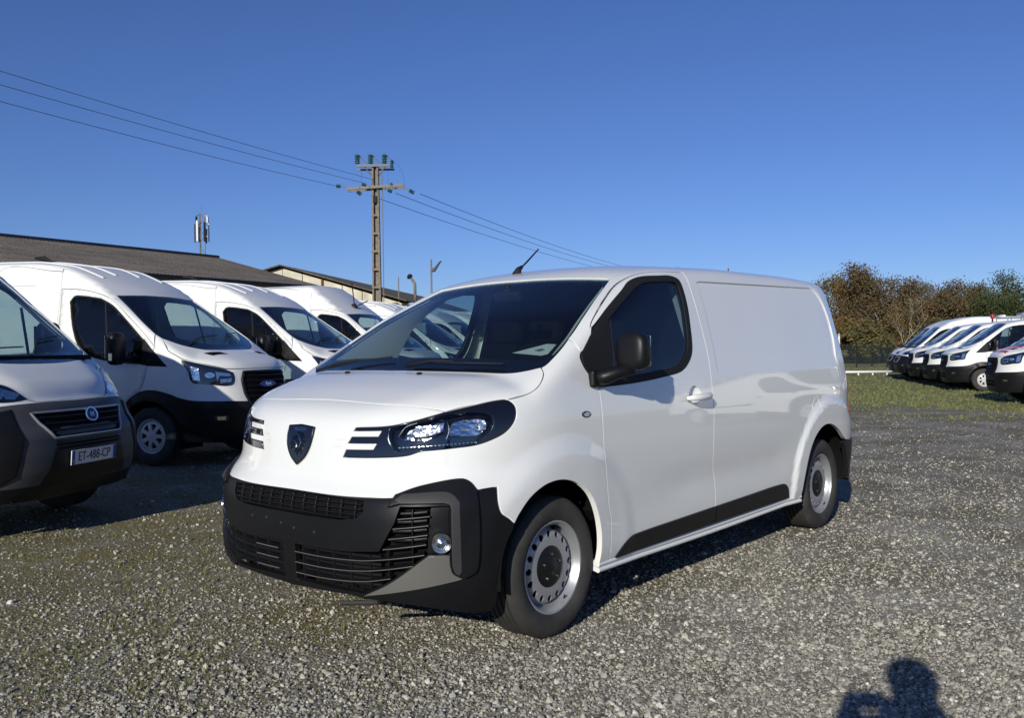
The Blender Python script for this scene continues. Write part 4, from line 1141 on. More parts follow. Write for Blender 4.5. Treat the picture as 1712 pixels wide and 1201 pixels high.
    # rear
    ur = cv(MSIDE, [(xr, .5), (xr, 1.), (xr, 1.5), (xr, 2.), (xr, c['zr'])], PR)
    panel('rear_doors', B, PR, mirror_runs([[(0, .5)] + ur + [(0, c['zr'] + .06)]]), W, van, .15, 0, .02, gap=0, eh=.1)
    panel('tail_lamp', B, PR, [cv(MSIDE, [(xr + .10, 1.15), (xr - .02, 1.15), (xr - .02, 1.65), (xr + .10, 1.65)], PR)], M['red'], van, .1, .008, .012, gap=0, mirror=1)
    # side rubbing strip and seams
    ribbon('side_strip', B, MSIDE, [(c['door_rear'][0][0] - .04, .66), (-2.2, .66), (c['wb'] + .47, .66)], PL, van, .012, -.01, .09, mirror=1, step=.2)
    sx = c['door_rear'][0][0] - .03
    for pts in c.get('seams', []): ribbon('panel_seam', B, MSIDE, pts, M['plastic_grey'], van, .0006, -.004, .005, mirror=1, step=.1)
    for pts in c.get('ribs', []): ribbon('roof_rib', B, MTOP, pts, W, van, .012, -.01, .05, mirror=1, step=.1)
    # cab
    mb = MB(); n = 9; v = []
    dp = c['dash']
    for j in range(n):
        y = -.88 + 1.76 * j / (n - 1); e = (abs(y) / .88) ** 3
        for x_, z_ in dp: v.append((x_ - .10 * e, y, z_))
    m_ = len(dp); mb.add(v, [(j * m_ + k, j * m_ + k + 1, (j + 1) * m_ + k + 1, (j + 1) * m_ + k) for j in range(n - 1) for k in range(m_ - 1)]); mb.build('dashboard', M['int_dark'], van, True, auto=50)
    mb = MB(); cc = Vector(c['wheel_c']); rot = Matrix.Rotation(R(-60), 3, 'Y')
    mb.tube([cc + rot @ Vector((.20 * math.cos(2 * math.pi * k / 20), .20 * math.sin(2 * math.pi * k / 20), 0)) for k in range(21)], .017, 6)
    for a in (0, 2.1, 4.2): mb.tube([cc, cc + rot @ Vector((.2 * math.cos(a), .2 * math.sin(a), 0))], .015, 5)
    mb.build('steering_wheel', M['rubber'], van, True)
    for y in (.45, -.15, -.55):
        mb = MB(); mb.box((-.95, y, 1.0), (.5, .42, .16)); so = mb.build('seat', M['int_seat'], van, bevel=.05)
        mb = MB(); mb.box((-1.18, y, 1.32), (.14, .42, .60), Matrix.Rotation(R(-12), 3, 'Y')); mb.build('backrest', M['int_seat'], so, bevel=.05)
        mb = MB(); mb.box((-1.27, y, 1.72), (.10, .26, .18)); mb.build('headrest', M['int_seat'], so, bevel=.04)
    zt = c['zr'] - .12
    mb = MB(); mb.add([(sx + .02, -.92, .6), (sx + .02, .92, .6), (sx + .02, .92, 1.4), (sx + .02, .72, min(zt, 2.2)), (sx + .02, -.72, min(zt, 2.2)), (sx + .02, -.92, 1.4)], [(0, 1, 2, 3, 4, 5)]); mb.build('bulkhead', M['bulk'], van)
    return van, PH

TR = dict(
    ws_top=[(-.635, 0), (-.65, .35), (-.672, .62), (-.69, .725)], ws_side=[(-.69, .725), (-.45, .78), (-.18, .85), (.03, .885), (.12, .87)], ws_bot=[(.12, .87), (.28, .73), (.42, .48), (.49, .22), (.50, 0)],
    hood_front=[(.95, 0, 1.155), (.93, .38, 1.15), (.83, .61, 1.155)], hood_side=[(.83, .61, 1.155), (.62, .81, 1.235), (.42, .895, 1.285), (.34, .905, 1.325), (.22, .90, 1.385)],
    clad=[(1.0, 0, .755), (.98, .41, .755), (.92, .6, .765), (.56, .90, .785), (.40, .945, .82), (.28, .965, .865), (.08, .99, .91), (-.12, .99, .895), (-.30, .99, .80), (-.42, .99, .68), (-.50, .98, .52), (-.51, .97, .40)], ncl=5, clad_out=[(0, 1, 0)],
    door_top=[(-1.46, 2.195), (-1.16, 2.175), (-.84, 2.11), (-.65, 2.03), (-.37, 1.82), (-.07, 1.575), (.07, 1.44)], door_rear=[(-1.46, 2.195), (-1.45, 1.9), (-1.44, 1.2), (-1.44, .42)],
    door_front=[(.07, 1.44), (.02, 1.30), (-.03, 1.15), (-.06, 1.02), (-.14, .90), (-.30, .80), (-.42, .66), (-.48, .50), (-.48, .40)],
    win=[['s', (-1.30, 2.02), (-1.24, 2.085), (-1.1, 2.085), (-.82, 2.045)], ['s', (-.82, 2.045), (-.63, 1.955), (-.42, 1.79), (-.20, 1.60), (-.03, 1.45)], [(-.03, 1.45), (-.08, 1.235)], ['s', (-.08, 1.235), (-.34, 1.25), (-.59, 1.275), (-.90, 1.34), (-1.08, 1.45), (-1.20, 1.66), (-1.30, 2.02)]],
    div=[(-.75, 2.0), (-.62, 1.28)], sail=[(-.10, 1.54), (.255, 1.195), (.0, 1.205), (-.12, 1.225)],
    xr=-4.28, rx=-3.7, zr=2.44, wb=-3.3, sill=.37,
    low=[(1.0, 0, .26), (.97, .5, .26), (.80, .75, .27), (.55, .90, .28)],
    grille=[(.95, .40, 1.115), (.95, .44, 1.02), (.98, .42, .85), (1.02, .36, .69)], pitch=.065,
    intake=[(1.0, .42, .56), (1.0, .42, .42)],
    head_top=[(.38, .91, 1.285), (.62, .81, 1.225), (.83, .61, 1.15), (.885, .53, 1.11)], head_low=[(.885, .53, 1.11), (.90, .52, 1.05), (.89, .55, .965), (.84, .62, .95), (.68, .80, .98), (.55, .88, 1.0), (.49, .895, 1.15), (.38, .91, 1.285)],
    lamps=[[(.52, .88, 1.20), (.60, .83, 1.17), (.62, .83, 1.02), (.55, .875, 1.03)], [(.70, .755, 1.085), (.74, .715, 1.085)], [(.745, .705, 1.125), (.86, .575, 1.10), (.865, .565, 1.065), (.775, .675, 1.075), (.76, .70, 1.01)], [(.79, .67, 1.035), (.87, .56, 1.045), (.87, .57, 1.00), (.79, .67, .985)]],
    fog=[(.90, .66, .60), (.78, .78, .60), (.78, .78, .53), (.90, .66, .53)],
    vents=[[(.50, .60), (.56, .36), (.66, .33), (.62, .57)]],
    wipers=[((.30, .1), (.16, .3), (.06, .66)), ((.30, -.6), (.22, -.3), (.20, .05))],
    mirror=(-.30, 1.19, 1.42), dash=[(.42, 1.0), (.40, 1.36), (.1, 1.37), (-.35, 1.33), (-.42, 1.2), (-.35, .8)], wheel_c=(-.52, .45, 1.28),
    seams=[[(-1.49, 2.50), (-1.475, 2.2), (-1.475, 1.5), (-1.475, .75)], [(-1.49, 2.42), (-2.6, 2.43), (-2.62, .8)], [(-1.9, 2.25), (-2.3, 2.25)]], ribs=[[(-1.15, .22), (-1.8, .28), (-4.1, .28)], [(-1.05, .55), (-1.8, .60), (-4.1, .60)]],
)
TB = transit()
vanA, PHA = build_tall_van(TB, TR)
def oval_badge(B, PH, van, z, ru=.105, rz=.042):
    b = panel('badge', B, PH, circle(0, z, ru, rz, 28), M['darkchrome'], van, .03, .028, .012, gap=0, pre=True)[0]
    panel('badge_field', B, PH, circle(0, z, ru * .9, rz * .84, 28), M['blue'], b, .03, .030, .004, gap=0, pre=True)
    text_part('badge_lettering', 'Ford', .062, M['chrome'], b, frame_on(B, PH, (0, z), .032), sx=1.0)
oval_badge(TB, PHA, vanA, .955)
def place(o, x, y, hd, label, group, z=0):
    o.location = (x, y, z); o.rotation_euler = (0, 0, hd); o['label'] = label; o['group'] = group
    return o

# ---- low-roof kind
TRL = dict(TR)
TRL.update(door_top=[(-1.46, 2.115), (-1.16, 2.125), (-.86, 2.085), (-.65, 2.015), (-.37, 1.82), (-.07, 1.575), (.07, 1.44)], door_rear=[(-1.46, 2.115), (-1.45, 1.9), (-1.44, 1.2), (-1.44, .42)],
           win=[['s', (-1.30, 1.97), (-1.24, 2.035), (-1.1, 2.04), (-.84, 2.01)], ['s', (-.84, 2.01), (-.63, 1.935), (-.42, 1.78), (-.20, 1.60), (-.03, 1.45)], [(-.03, 1.45), (-.08, 1.235)], ['s', (-.08, 1.235), (-.34, 1.25), (-.59, 1.275), (-.90, 1.34), (-1.08, 1.45), (-1.20, 1.66), (-1.30, 1.97)]],
           zr=2.10, seams=[[(-1.475, 2.1), (-1.475, 1.5), (-1.475, .75)]], ribs=[], h=.10)
# ---- high kind with a steep roof front
TRH = dict(TR)
TRH.update(zr=2.55, h=.09, seams=[[(-1.475, 2.55), (-1.475, 1.5), (-1.475, .75)], [(-1.475, 2.22), (-1.0, 2.2), (-.75, 2.14)], [(-1.62, 2.6), (-2.6, 2.6), (-2.62, .8)], [(-1.9, 2.35), (-2.3, 2.35)]], ribs=[], wheel='cover')
# ---- blunt-nosed kind
DU = dict(
    ws_top=[(-.575, 0), (-.59, .35), (-.615, .62), (-.635, .74)], ws_side=[(-.635, .74), (-.45, .80), (-.18, .865), (.08, .90), (.22, .875)], ws_bot=[(.22, .875), (.33, .76), (.45, .48), (.50, .22), (.51, 0)],
    hood_front=[(.81, 0, 1.018), (.79, .40, 1.02), (.775, .44, 1.035)], hood_side=[(.775, .44, 1.035), (.70, .56, 1.13), (.58, .70, 1.20), (.42, .84, 1.26), (.30, .87, 1.335)],
    clad=[(.87, 0, 1.008), (.79, .38, 1.008), (.72, .60, 1.0), (.55, .82, .97), (.44, .92, .90), (.36, .97, .82), (.30, .99, .78), (.15, 1.0, .835), (0, 1.0, .85), (-.15, 1.0, .835), (-.32, 1.0, .745), (-.45, .99, .58), (-.50, .98, .40)], ncl=6,
    door_top=[(-1.46, 2.16), (-1.16, 2.18), (-.84, 2.14), (-.60, 2.045), (-.37, 1.86), (-.07, 1.60), (.13, 1.43)], door_rear=[(-1.46, 2.16), (-1.45, 1.9), (-1.44, 1.2), (-1.44, .42)],
    door_front=[(.13, 1.43), (.10, 1.30), (.02, 1.15), (-.02, 1.0), (-.14, .90), (-.30, .80), (-.42, .66), (-.48, .50), (-.48, .40)],
    win=[['s', (-1.30, 2.02), (-1.24, 2.07), (-1.1, 2.08), (-.82, 2.05)], ['s', (-.82, 2.05), (-.60, 1.96), (-.40, 1.80), (-.20, 1.62), (-.0, 1.46)], [(-.0, 1.46), (-.05, 1.235)], ['s', (-.05, 1.235), (-.34, 1.24), (-.59, 1.25), (-.90, 1.27), (-1.15, 1.30), (-1.27, 1.42), (-1.30, 2.02)]],
    div=[(-.45, 1.80), (-.42, 1.24)], sail=[(-.02, 1.46), (.09, 1.36), (.10, 1.24), (-.04, 1.235)],
    xr=-4.18, rx=-3.6, zr=2.40, wb=-3.45, sill=.37,
    low=[(.9, 0, .29), (.86, .5, .29), (.72, .75, .30), (.55, .90, .31)],
    grille=[(.84, .50, .935), (.88, .46, .86), (.93, .37, .745)], pitch=.05, frame='steel', slat=.014,
    intake=[(.94, .37, .70), (.94, .35, .655)],
    head_top=[(.20, .94, 1.26), (.42, .86, 1.235), (.60, .68, 1.18), (.69, .55, 1.14), (.765, .44, 1.04)], head_low=[(.765, .44, 1.035), (.75, .50, 1.025), (.68, .62, 1.02), (.55, .78, 1.04), (.42, .87, 1.10), (.28, .93, 1.18), (.20, .94, 1.26)],
    lamps=[[(.66, .60, 1.13), (.74, .49, 1.08), (.72, .53, 1.04), (.62, .66, 1.05)], [(.45, .83, 1.20), (.60, .67, 1.16), (.58, .70, 1.07), (.46, .83, 1.10)]],
    fog=[(.80, .66, .66), (.66, .80, .66), (.66, .80, .58), (.80, .66, .58)],
    vents=[], wipers=[((.36, .1), (.22, .3), (.12, .66)), ((.36, -.6), (.30, -.3), (.30, .05))],
    mirror=(-.36, 1.15, 1.47), dash=[(.42, 1.0), (.40, 1.36), (.1, 1.37), (-.35, 1.33), (-.42, 1.2), (-.35, .8)], wheel_c=(-.50, .45, 1.32),
    seams=[[(-1.475, 2.35), (-1.475, 1.5), (-1.475, .75)], [(-1.62, 2.3), (-2.6, 2.3), (-2.62, .8)]], ribs=[], ax=-.5)
M['plastic_mid'] = mat('mid_grey_plastic', (.058, .060, .064), .50, bump=(700, .2, .0006), noise=(5, .12))
GL = 'white vans parked in the row on the left'
place(vanA, -3.11, -7.31, R(111.1), 'white high-roof van with blue oval badge and black cladding, beside the grey-bumpered van', GL)

# the grey-bumpered van at the left edge
DB = ducato(); DUg = dict(DU); DUg['plastic'] = 'plastic_mid'; DUg['h'] = .04; DUg['hh'] = .022; DUg['fw'] = .016
vanD, PHD = build_tall_van(DB, DUg)
place(vanD, .53, -4.47, R(117.3), 'white van with grey plastic bumper and number plate, cut by the left edge', GL)
b = panel('badge', DB, PHD, circle(.045, .885, .046, .060, 28), M['chrome'], vanD, .03, .034, .012, gap=0, pre=True)[0]
panel('badge_field', DB, PHD, circle(.045, .885, .036, .049, 28), M['darkchrome'], b, .03, .036, .004, gap=0, pre=True)
text_part('badge_lettering', 'FIAT', .050, M['chrome'], b, frame_on(DB, PHD, (.045, .885), .038), sx=.52)
tD = lambda pts: [tuple(q) for q in PHD.uv(np.array(pts, float))]
panel('bumper_centre', DB, PHD, mirror_runs([tD([(.95, 0, .725), (.94, .36, .725)]), tD([(.94, .36, .725), (.93, .43, .52), (.90, .50, .40)]), tD([(.90, .50, .40), (.92, 0, .40)])]), M['plastic'], vanD, .05, .0125, .006, gap=0, bev=.004)
panel('bumper_corner', DB, PHD, [tD([(.78, .62, .97), (.60, .84, .93), (.50, .92, .86)]), tD([(.50, .92, .86), (.50, .95, .45)]), tD([(.50, .95, .45), (.74, .76, .42), (.84, .66, .50)]), tD([(.84, .66, .50), (.86, .60, .75), (.78, .62, .97)])], M['plastic'], vanD, .05, .024, .02, gap=0, bev=.012, mirror=1)
panel('lower_valance', DB, PHD, mirror_runs([tD([(.92, 0, .41), (.90, .5, .41), (.74, .78, .41), (.60, .89, .42)]), tD([(.60, .89, .42), (.58, .90, .32)]), tD([(.58, .90, .32), (.72, .76, .305), (.86, .5, .30), (.88, 0, .30)])]), M['plastic'], vanD, .05, .016, .01, gap=0, bev=.004)
mm = frame_on(DB, PHD, (0.005, .585), .030)
pb = MB(); Mx = mm.to_3x3()
pb.box(mm.translation, (.52, .11, .006), Mx); pl = pb.build('number_plate', M['plate'], vanD)
pb = MB()
for s in (-1, 1): pb.box(mm @ Vector((s * .242, 0, .0015)), (.034, .106, .006), Mx)
pb.build('plate_band', M['blue'], pl)
text_part('plate_lettering', 'ET-488-CP', .098, M['ink'], pl, mm @ Matrix.Translation((0, -.001, .004)), sx=.86)
text_part('band_lettering', 'F', .035, M['plate'], pl, mm @ Matrix.Translation((-.242, -.03, .0055)))

# the rest of the left row
v2 = copy_tree(vanA); place(v2, -6.37, -9.01, R(111.4), 'white high-roof van with shark-fin aerial, third in the left row, headlight behind the foreground bonnet', GL)
HB = transit(2.74, 1); vanH, PHH = build_tall_van(HB, TRH); oval_badge(HB, PHH, vanH, .955)
place(vanH, -9.63, -10.72, R(111.2), 'tallest white van with steep roof front and black aerial above its windscreen', GL)
mb = MB(); p0 = Vector((-.85, -.10, float(HB.top(np.array(-.85), np.array(.1)))))
mb.tube([p0 - Vector((0, 0, .03)), p0 + Vector((-.02, 0, .07))], [.07, .05], 8); mb.tube([p0, p0 + Vector((.02, -.14, .50))], .012, 5); mb.tube([p0, p0 + Vector((.15, .30, .14))], .012, 5); mb.build('aerial', M['rubber'], vanH)
for (o, xx) in ((vanA, 0), (v2, 0)):
    mb = MB(); zt = float(TB.top(np.array(-2.6), np.array(0.)))
    mb.box((-2.6, 0, zt + .02), (.34, .09, .06)); mb.tube([(-2.45, 0, zt + .03), (-2.6, 0, zt + .09), (-2.76, 0, zt + .10)], [.012, .035, .02], 8); mb.build('roof_aerial', M['rubber'], o, bevel=.01)
for i, (x, y, z, lab, src) in enumerate([
    (-12.9, -12.45, 0, 'white van right after the tallest one, seen left of the foreground screen pillar', vanA),
    (-16.1, -14.15, 0, 'white van seen through the windscreen of the foreground van, nearest behind its screen pillar', vanA),
    (-19.4, -15.9, 0, 'white van seen through the foreground windscreen, second last of the left row', vanA),
    (-22.7, -17.6, 0, 'white van farthest down the left row, seen through the passenger side window', vanH)]):
    place(copy_tree(src), x, y, R(111.2), lab, GL, z)

# ---- the row on the right, facing left
def gh(x, y):
    # the yard falls very slightly towards the right row
    dx, dy = x - CAM_LOC[0], y - CAM_LOC[1]
    dep = dx * -.7643 + dy * -.6448; lat = dx * -.6448 + dy * .7643
    return -.17 * sst(9, 26, dep) * sst(-2, 9, lat)
GR = 'white vans parked in the row on the right'
LB = transit(2.27, 2); vanL, PHL = build_tall_van(LB, TRL)
oval_badge(LB, PHL, vanL, .955)
DUb = dict(DU); DUb['h'] = .10; vanM, PHM = build_tall_van(DB, DUb)
sx_, sy_ = -2.575, -1.29; ox, oy = -28.62, -4.04; HR = R(-63.4)
def rack(van, B, w=.70, x0=-1.5, x1=-3.9, beacon=False):
    z0 = float(B.top(np.array(-2.5), np.array(.6))) - .01
    mb = MB()
    for y in (-w, w): mb.tube([(x0, y, z0 + .11), (x1, y, z0 + .11)], .022, 6)
    for k in range(6):
        x_ = x0 + (x1 - x0) * k / 5; mb.tube([(x_, -w, z0 + .11), (x_, w, z0 + .11)], .018, 6)
        for y in (-w, w): mb.tube([(x_, y, z0 - .06), (x_, y, z0 + .11)], .018, 6)
    r_ = mb.build('roof_rack', M['steel'], van)
    mb = MB(); mb.tube([(x0 + .1, -w, z0 + .16), (x0 + .1, w, z0 + .16)], .05, 8); mb.build('rack_roller', M['plate'], r_, True)
    if beacon:
        mb = MB(); mb.tube([(-1.15, .2, z0 - .02), (-1.15, .2, z0 + .10)], [.03, .03], 8); mb.build('beacon_base', M['rubber'], van)
        superell('beacon', (-1.15, .2, z0 + .17), (.075, .075, .095), .9, M['red'], van, 14)
def rplace(o, i, lab, dx=0.):
    x = ox + sx_ * i + dx * math.cos(HR); y = oy + sy_ * i + dx * math.sin(HR)
    return place(o, x, y, HR, lab, GR, float(gh(x, y)) )
rplace(vanL, 2, 'white low-roof van in the middle of the right row, nothing on its roof')
vR0 = copy_tree(vanL); vR1 = copy_tree(vanL)
rack(vR0, LB); rack(vR1, LB, beacon=True)
rplace(vR0, 0, 'white van with roof rack and white wheel cover, nearest fully visible in the right row')
rplace(vR1, 1, 'white van with red beacon on its roof, right row')
rplace(vanM, 4, 'white blunt-nosed van with black bumper at the left end of the right row', -.1)
rplace(copy_tree(vanM), 3, 'white blunt-nosed van with black bumper, second from the far left of the right row', .1)
vS = copy_tree(vanL)
rplace(vS, -2.3, 'white van with red stripes on its bonnet, cut by the right edge', .25)
for k in range(3):
    panel('bonnet_stripe', LB, MTOP, [[(.86 - k * .17, .10 + .0 * k), (.80 - k * .17, .58), (.72 - k * .17, .58), (.78 - k * .17, .10)]], M['redpaint'], vS, .05, .003, .002, gap=0, mirror=1)
mS = frame_on(LB, PHL, PHL.uv(np.array([(.35, .93, 1.12)]))[0], .006)
text_part('side_lettering', 'G', .30, M['plastic_grey'], vS, mS)
rplace(copy_tree(vanL), -3.4, 'white van just outside the right edge, mirrored in the foreground van side')
rplace(copy_tree(vanA), -4.4, 'white high-roof van outside the frame on the right, mirrored in the paint')
rplace(copy_tree(vanM), -5.2, 'white blunt-nosed van outside the frame on the right, sixth from it')
rplace(copy_tree(vR0), -6.3, 'white van with roof rack outside the frame on the right, nearest end of the row')
# ------------------------------------------------------------------ ground
GRND = {}
def wav(x, y):
    return .010 * np.sin(x * 1.7 + 1.3 * np.sin(y * .9)) * np.cos(y * 1.3 + .7) + .006 * np.sin(x * 4.1 + y * 2.3) + .004 * np.sin(y * 6.3 - x * 3.7 + 1)
def ground_z(x, y):
    d = np.hypot(x - CAM_LOC[0], y - CAM_LOC[1])
    # flat under the foreground van, gently uneven elsewhere
    fl = sst(.0, 1.0, np.hypot(np.maximum(np.abs(x + 1.6) - 2.4, 0), np.maximum(np.abs(y) - 1.1, 0)))
    return gh(x, y) + (wav(x, y) - .012) * fl * np.clip(1.6 - d / 40, .2, 1) - .004
def ground_mat():
    m = bpy.data.materials.new('gravel_ground'); m.use_nodes = True; nt = m.node_tree; b = nt.nodes['Principled BSDF']
    N = nt.nodes.new; L = nt.links.new
    tc = N('ShaderNodeTexCoord'); P = tc.outputs['Object']
    def noise(sc, det=4, ro=.55, vec=P):
        n = N('ShaderNodeTexNoise'); n.inputs['Scale'].default_value = sc; n.inputs['Detail'].default_value = det; n.inputs['Roughness'].default_value = ro; L(vec, n.inputs['Vector']); return n.outputs[0]
    def ramp(src, stops):
        r = N('ShaderNodeValToRGB'); e = r.color_ramp.elements
        while len(e) < len(stops): e.new(.5)
        for q, (p, col) in zip(e, stops): q.position = p; q.color = (*col, 1) if len(col) == 3 else col
        L(src, r.inputs[0]); return r.outputs[0]
    def mth(op, a, b_=None, c_=None):
        n = N('ShaderNodeMath'); n.operation = op
        for i, v in enumerate((a, b_, c_)):
            if v is None: continue
            if isinstance(v, (int, float)): n.inputs[i].default_value = v
            else: L(v, n.inputs[i])
        return n.outputs[0]
    def mix(f, a, c):
        n = N('ShaderNodeMix'); n.data_type = 'RGBA'; L(f, n.inputs[0]); L(a, n.inputs[6]); L(c, n.inputs[7]); return n.outputs[2]
    v1 = N('ShaderNodeTexVoronoi'); v1.inputs['Scale'].default_value = 42; L(P, v1.inputs['Vector'])
    v2 = N('ShaderNodeTexVoronoi'); v2.inputs['Scale'].default_value = 95; L(P, v2.inputs['Vector'])
    sep = N('ShaderNodeSeparateColor'); L(v1.outputs['Color'], sep.inputs[0])
    sep2 = N('ShaderNodeSeparateColor'); L(v2.outputs['Color'], sep2.inputs[0])
    c1 = ramp(sep.outputs[0], [(0, (.13, .125, .11)), (.35, (.29, .28, .25)), (.7, (.39, .375, .33)), (.93, (.50, .475, .42)), (1, (.72, .70, .64))])
    c2 = ramp(sep2.outputs[1], [(0, (.12, .116, .11)), (.5, (.28, .268, .24)), (.95, (.42, .40, .35)), (1, (.62, .60, .55))])
    grav = mix(noise(9), c1, c2)
    earth = ramp(noise(30, 6, .7), [(.3, (.09, .078, .05)), (.6, (.18, .158, .108)), (.8, (.28, .255, .19))])
    soil_f = ramp(noise(1.1, 5, .65), [(.36, (0, 0, 0)), (.58, (.85, .85, .85))])
    base = mix(soil_f, grav, earth)
    moss = ramp(noise(26, 6, .75), [(.3, (.09, .078, .032)), (.5, (.19, .16, .075)), (.62, (.20, .18, .07)), (.75, (.30, .265, .15))])
    # zone masks in metres
    sx = N('ShaderNodeSeparateXYZ'); L(P, sx.inputs[0]); X, Y = sx.outputs[0], sx.outputs[1]
    # far grass: distance measured along the picture's depth
    dep = mth('ADD', mth('MULTIPLY', X, -.995), mth('MULTIPLY', Y, -.10))
    gr = mth('SMOOTH_MIN', mth('MULTIPLY', mth('ADD', mth('ADD', dep, mth('MULTIPLY', noise(.30, 5, .65), 16.0)), -23.0), .16), 1.0, .1)
    gr = mth('MAXIMUM', gr, 0)
    gr = mth('MULTIPLY', gr, ramp(noise(.8, 5, .7), [(.36, (.35, .35, .35)), (.55, (1, 1, 1))]))
    # strip of moss in front of the left row
    dl = mth('ADD', mth('MULTIPLY', X, -.36), mth('MULTIPLY', Y, .93))      # across the lane
    ml = mth('SUBTRACT', 1.0, mth('MULTIPLY', mth('ABSOLUTE', mth('ADD', dl, 2.6)), .34)); ml = mth('MAXIMUM', ml, 0)
    ms = mth('MULTIPLY', ml, ramp(noise(1.6, 6, .7), [(.36, (0, 0, 0)), (.56, (1.2, 1.2, 1.2))]))
    m2 = mth('MULTIPLY', ramp(noise(.7, 5, .65), [(.52, (0, 0, 0)), (.68, (.55, .55, .55))]), 1.0)
    bl = mth('SUBTRACT', 1.0, mth('MULTIPLY', mth('ADD', mth('ADD', mth('MULTIPLY', X, -.645), mth('MULTIPLY', Y, .764)), .7), .42)); bl = mth('MINIMUM', mth('MAXIMUM', bl, 0), 1.0)
    m2 = mth('MAXIMUM', m2, mth('MULTIPLY', bl, ramp(noise(2.3, 6, .75), [(.38, (.15, .15, .15)), (.60, (.95, .95, .95))])))
    grass = ramp(noise(5, 6, .7), [(.25, (.10, .115, .04)), (.5, (.19, .195, .075)), (.72, (.30, .28, .15))])
    c = mix(mth('MAXIMUM', ms, m2), base, moss)
    c = mix(mth('MINIMUM', gr, .95), c, grass)
    L(c, b.inputs['Base Color']); b.inputs['Roughness'].default_value = .95; b.inputs['Specular IOR Level'].default_value = .2
    h = mth('ADD', mth('ADD', mth('MULTIPLY', v1.outputs['Distance'], -.5), mth('MULTIPLY', v2.outputs['Distance'], -.25)), mth('MULTIPLY', noise(12, 6, .7), .22))
    bp = N('ShaderNodeBump'); bp.inputs['Strength'].default_value = 1.; bp.inputs['Distance'].default_value = .015; L(h, bp.inputs['Height']); L(bp.outputs[0], b.inputs['Normal'])
    return m
def build_ground():
    rad = [0.0]; r_ = .6
    while r_ < 1500: rad.append(r_); r_ += max(.16, r_ * .035)
    n = 240; v = []; f = []
    for r0 in rad[1:]:
        for k in range(n): v.append((CAM_LOC[0] + r0 * math.cos(2 * math.pi * k / n), CAM_LOC[1] + r0 * math.sin(2 * math.pi * k / n)))
    v = np.array([(CAM_LOC[0], CAM_LOC[1])] + v); z = ground_z(v[:, 0], v[:, 1])
    f = [(0, 1 + k, 1 + (k + 1) % n) for k in range(n)]
    for i in range(len(rad) - 2):
        a = 1 + i * n; f += [(a + k, a + n + k, a + n + (k + 1) % n, a + (k + 1) % n) for k in range(n)]
    o = mesh_obj('ground', np.column_stack([v, z]), f, ground_mat(), None, True)
    tag(o, kind='structure'); return o
build_ground()

# ------------------------------------------------------------------ scattering on the ground (stones, grass)
def scatter(name, pts, scale, rot, idx, protos, label):
    """real pieces, instanced over a point mesh by geometry nodes"""
    me = bpy.data.meshes.new(name); me.vertices.add(len(pts)); me.vertices.foreach_set('co', np.asarray(pts, np.float32).ravel())
    a = me.attributes.new('sc', 'FLOAT_VECTOR', 'POINT'); a.data.foreach_set('vector', np.asarray(scale, np.float32).ravel())
    a = me.attributes.new('ro', 'FLOAT_VECTOR', 'POINT'); a.data.foreach_set('vector', np.asarray(rot, np.float32).ravel())
    a = me.attributes.new('ix', 'INT', 'POINT'); a.data.foreach_set('value', np.asarray(idx, np.int32))
    o = link(bpy.data.objects.new(name, me)); tag(o, label, kind='stuff')
    ng = bpy.data.node_groups.new(name + '_scatter', 'GeometryNodeTree')
    ng.interface.new_socket('Geometry', in_out='INPUT', socket_type='NodeSocketGeometry'); ng.interface.new_socket('Geometry', in_out='OUTPUT', socket_type='NodeSocketGeometry')
    gi = ng.nodes.new('NodeGroupInput'); go = ng.nodes.new('NodeGroupOutput')
    ip = ng.nodes.new('GeometryNodeInstanceOnPoints'); gti = ng.nodes.new('GeometryNodeGeometryToInstance')
    for p in protos[::-1]:      # each prototype mesh enters through its own join of instances
        oi = ng.nodes.new('GeometryNodeObjectInfo'); oi.inputs['Object'].default_value = p; oi.inputs['As Instance'].default_value = True; ng.links.new(oi.outputs['Geometry'], gti.inputs[0])
    def att(nm, ty):
        n = ng.nodes.new('GeometryNodeInputNamedAttribute'); n.data_type = ty; n.inputs[0].default_value = nm; return n.outputs[0]
    ng.links.new(gi.outputs[0], ip.inputs['Points'])
    ng.links.new(gti.outputs[0], ip.inputs['Instance'])
    ip.inputs['Pick Instance'].default_value = True
    ng.links.new(att('ix', 'INT'), ip.inputs['Instance Index']); ng.links.new(att('ro', 'FLOAT_VECTOR'), ip.inputs['Rotation']); ng.links.new(att('sc', 'FLOAT_VECTOR'), ip.inputs['Scale'])
    ng.links.new(ip.outputs[0], go.inputs[0])
    md = o.modifiers.new('scatter', 'NODES'); md.node_group = ng
    return o
rng = np.random.default_rng(5)
def inst_mat(name, stops, rough=.9, nz=None):
    m = bpy.data.materials.new(name); m.use_nodes = True; nt = m.node_tree; b = nt.nodes['Principled BSDF']
    oi = nt.nodes.new('ShaderNodeObjectInfo'); r = nt.nodes.new('ShaderNodeValToRGB'); e = r.color_ramp.elements
    while len(e) < len(stops): e.new(.5)
    for q, (p, col) in zip(e, stops): q.position = p; q.color = (*col, 1)
    nt.links.new(oi.outputs['Random'], r.inputs[0]); nt.links.new(r.outputs[0], b.inputs['Base Color']); b.inputs['Roughness'].default_value = rough; b.inputs['Specular IOR Level'].default_value = .25
    return m
M['stone'] = inst_mat('gravel_stone', [(0, (.10, .095, .083)), (.25, (.20, .19, .16)), (.5, (.30, .29, .255)), (.75, (.37, .345, .285)), (.92, (.48, .45, .375)), (.98, (.56, .535, .47)), (1, (.75, .73, .67))])
M['grassb'] = inst_mat('grass_blades', [(0, (.11, .135, .042)), (.5, (.18, .20, .07)), (1, (.28, .265, .12))], .7)
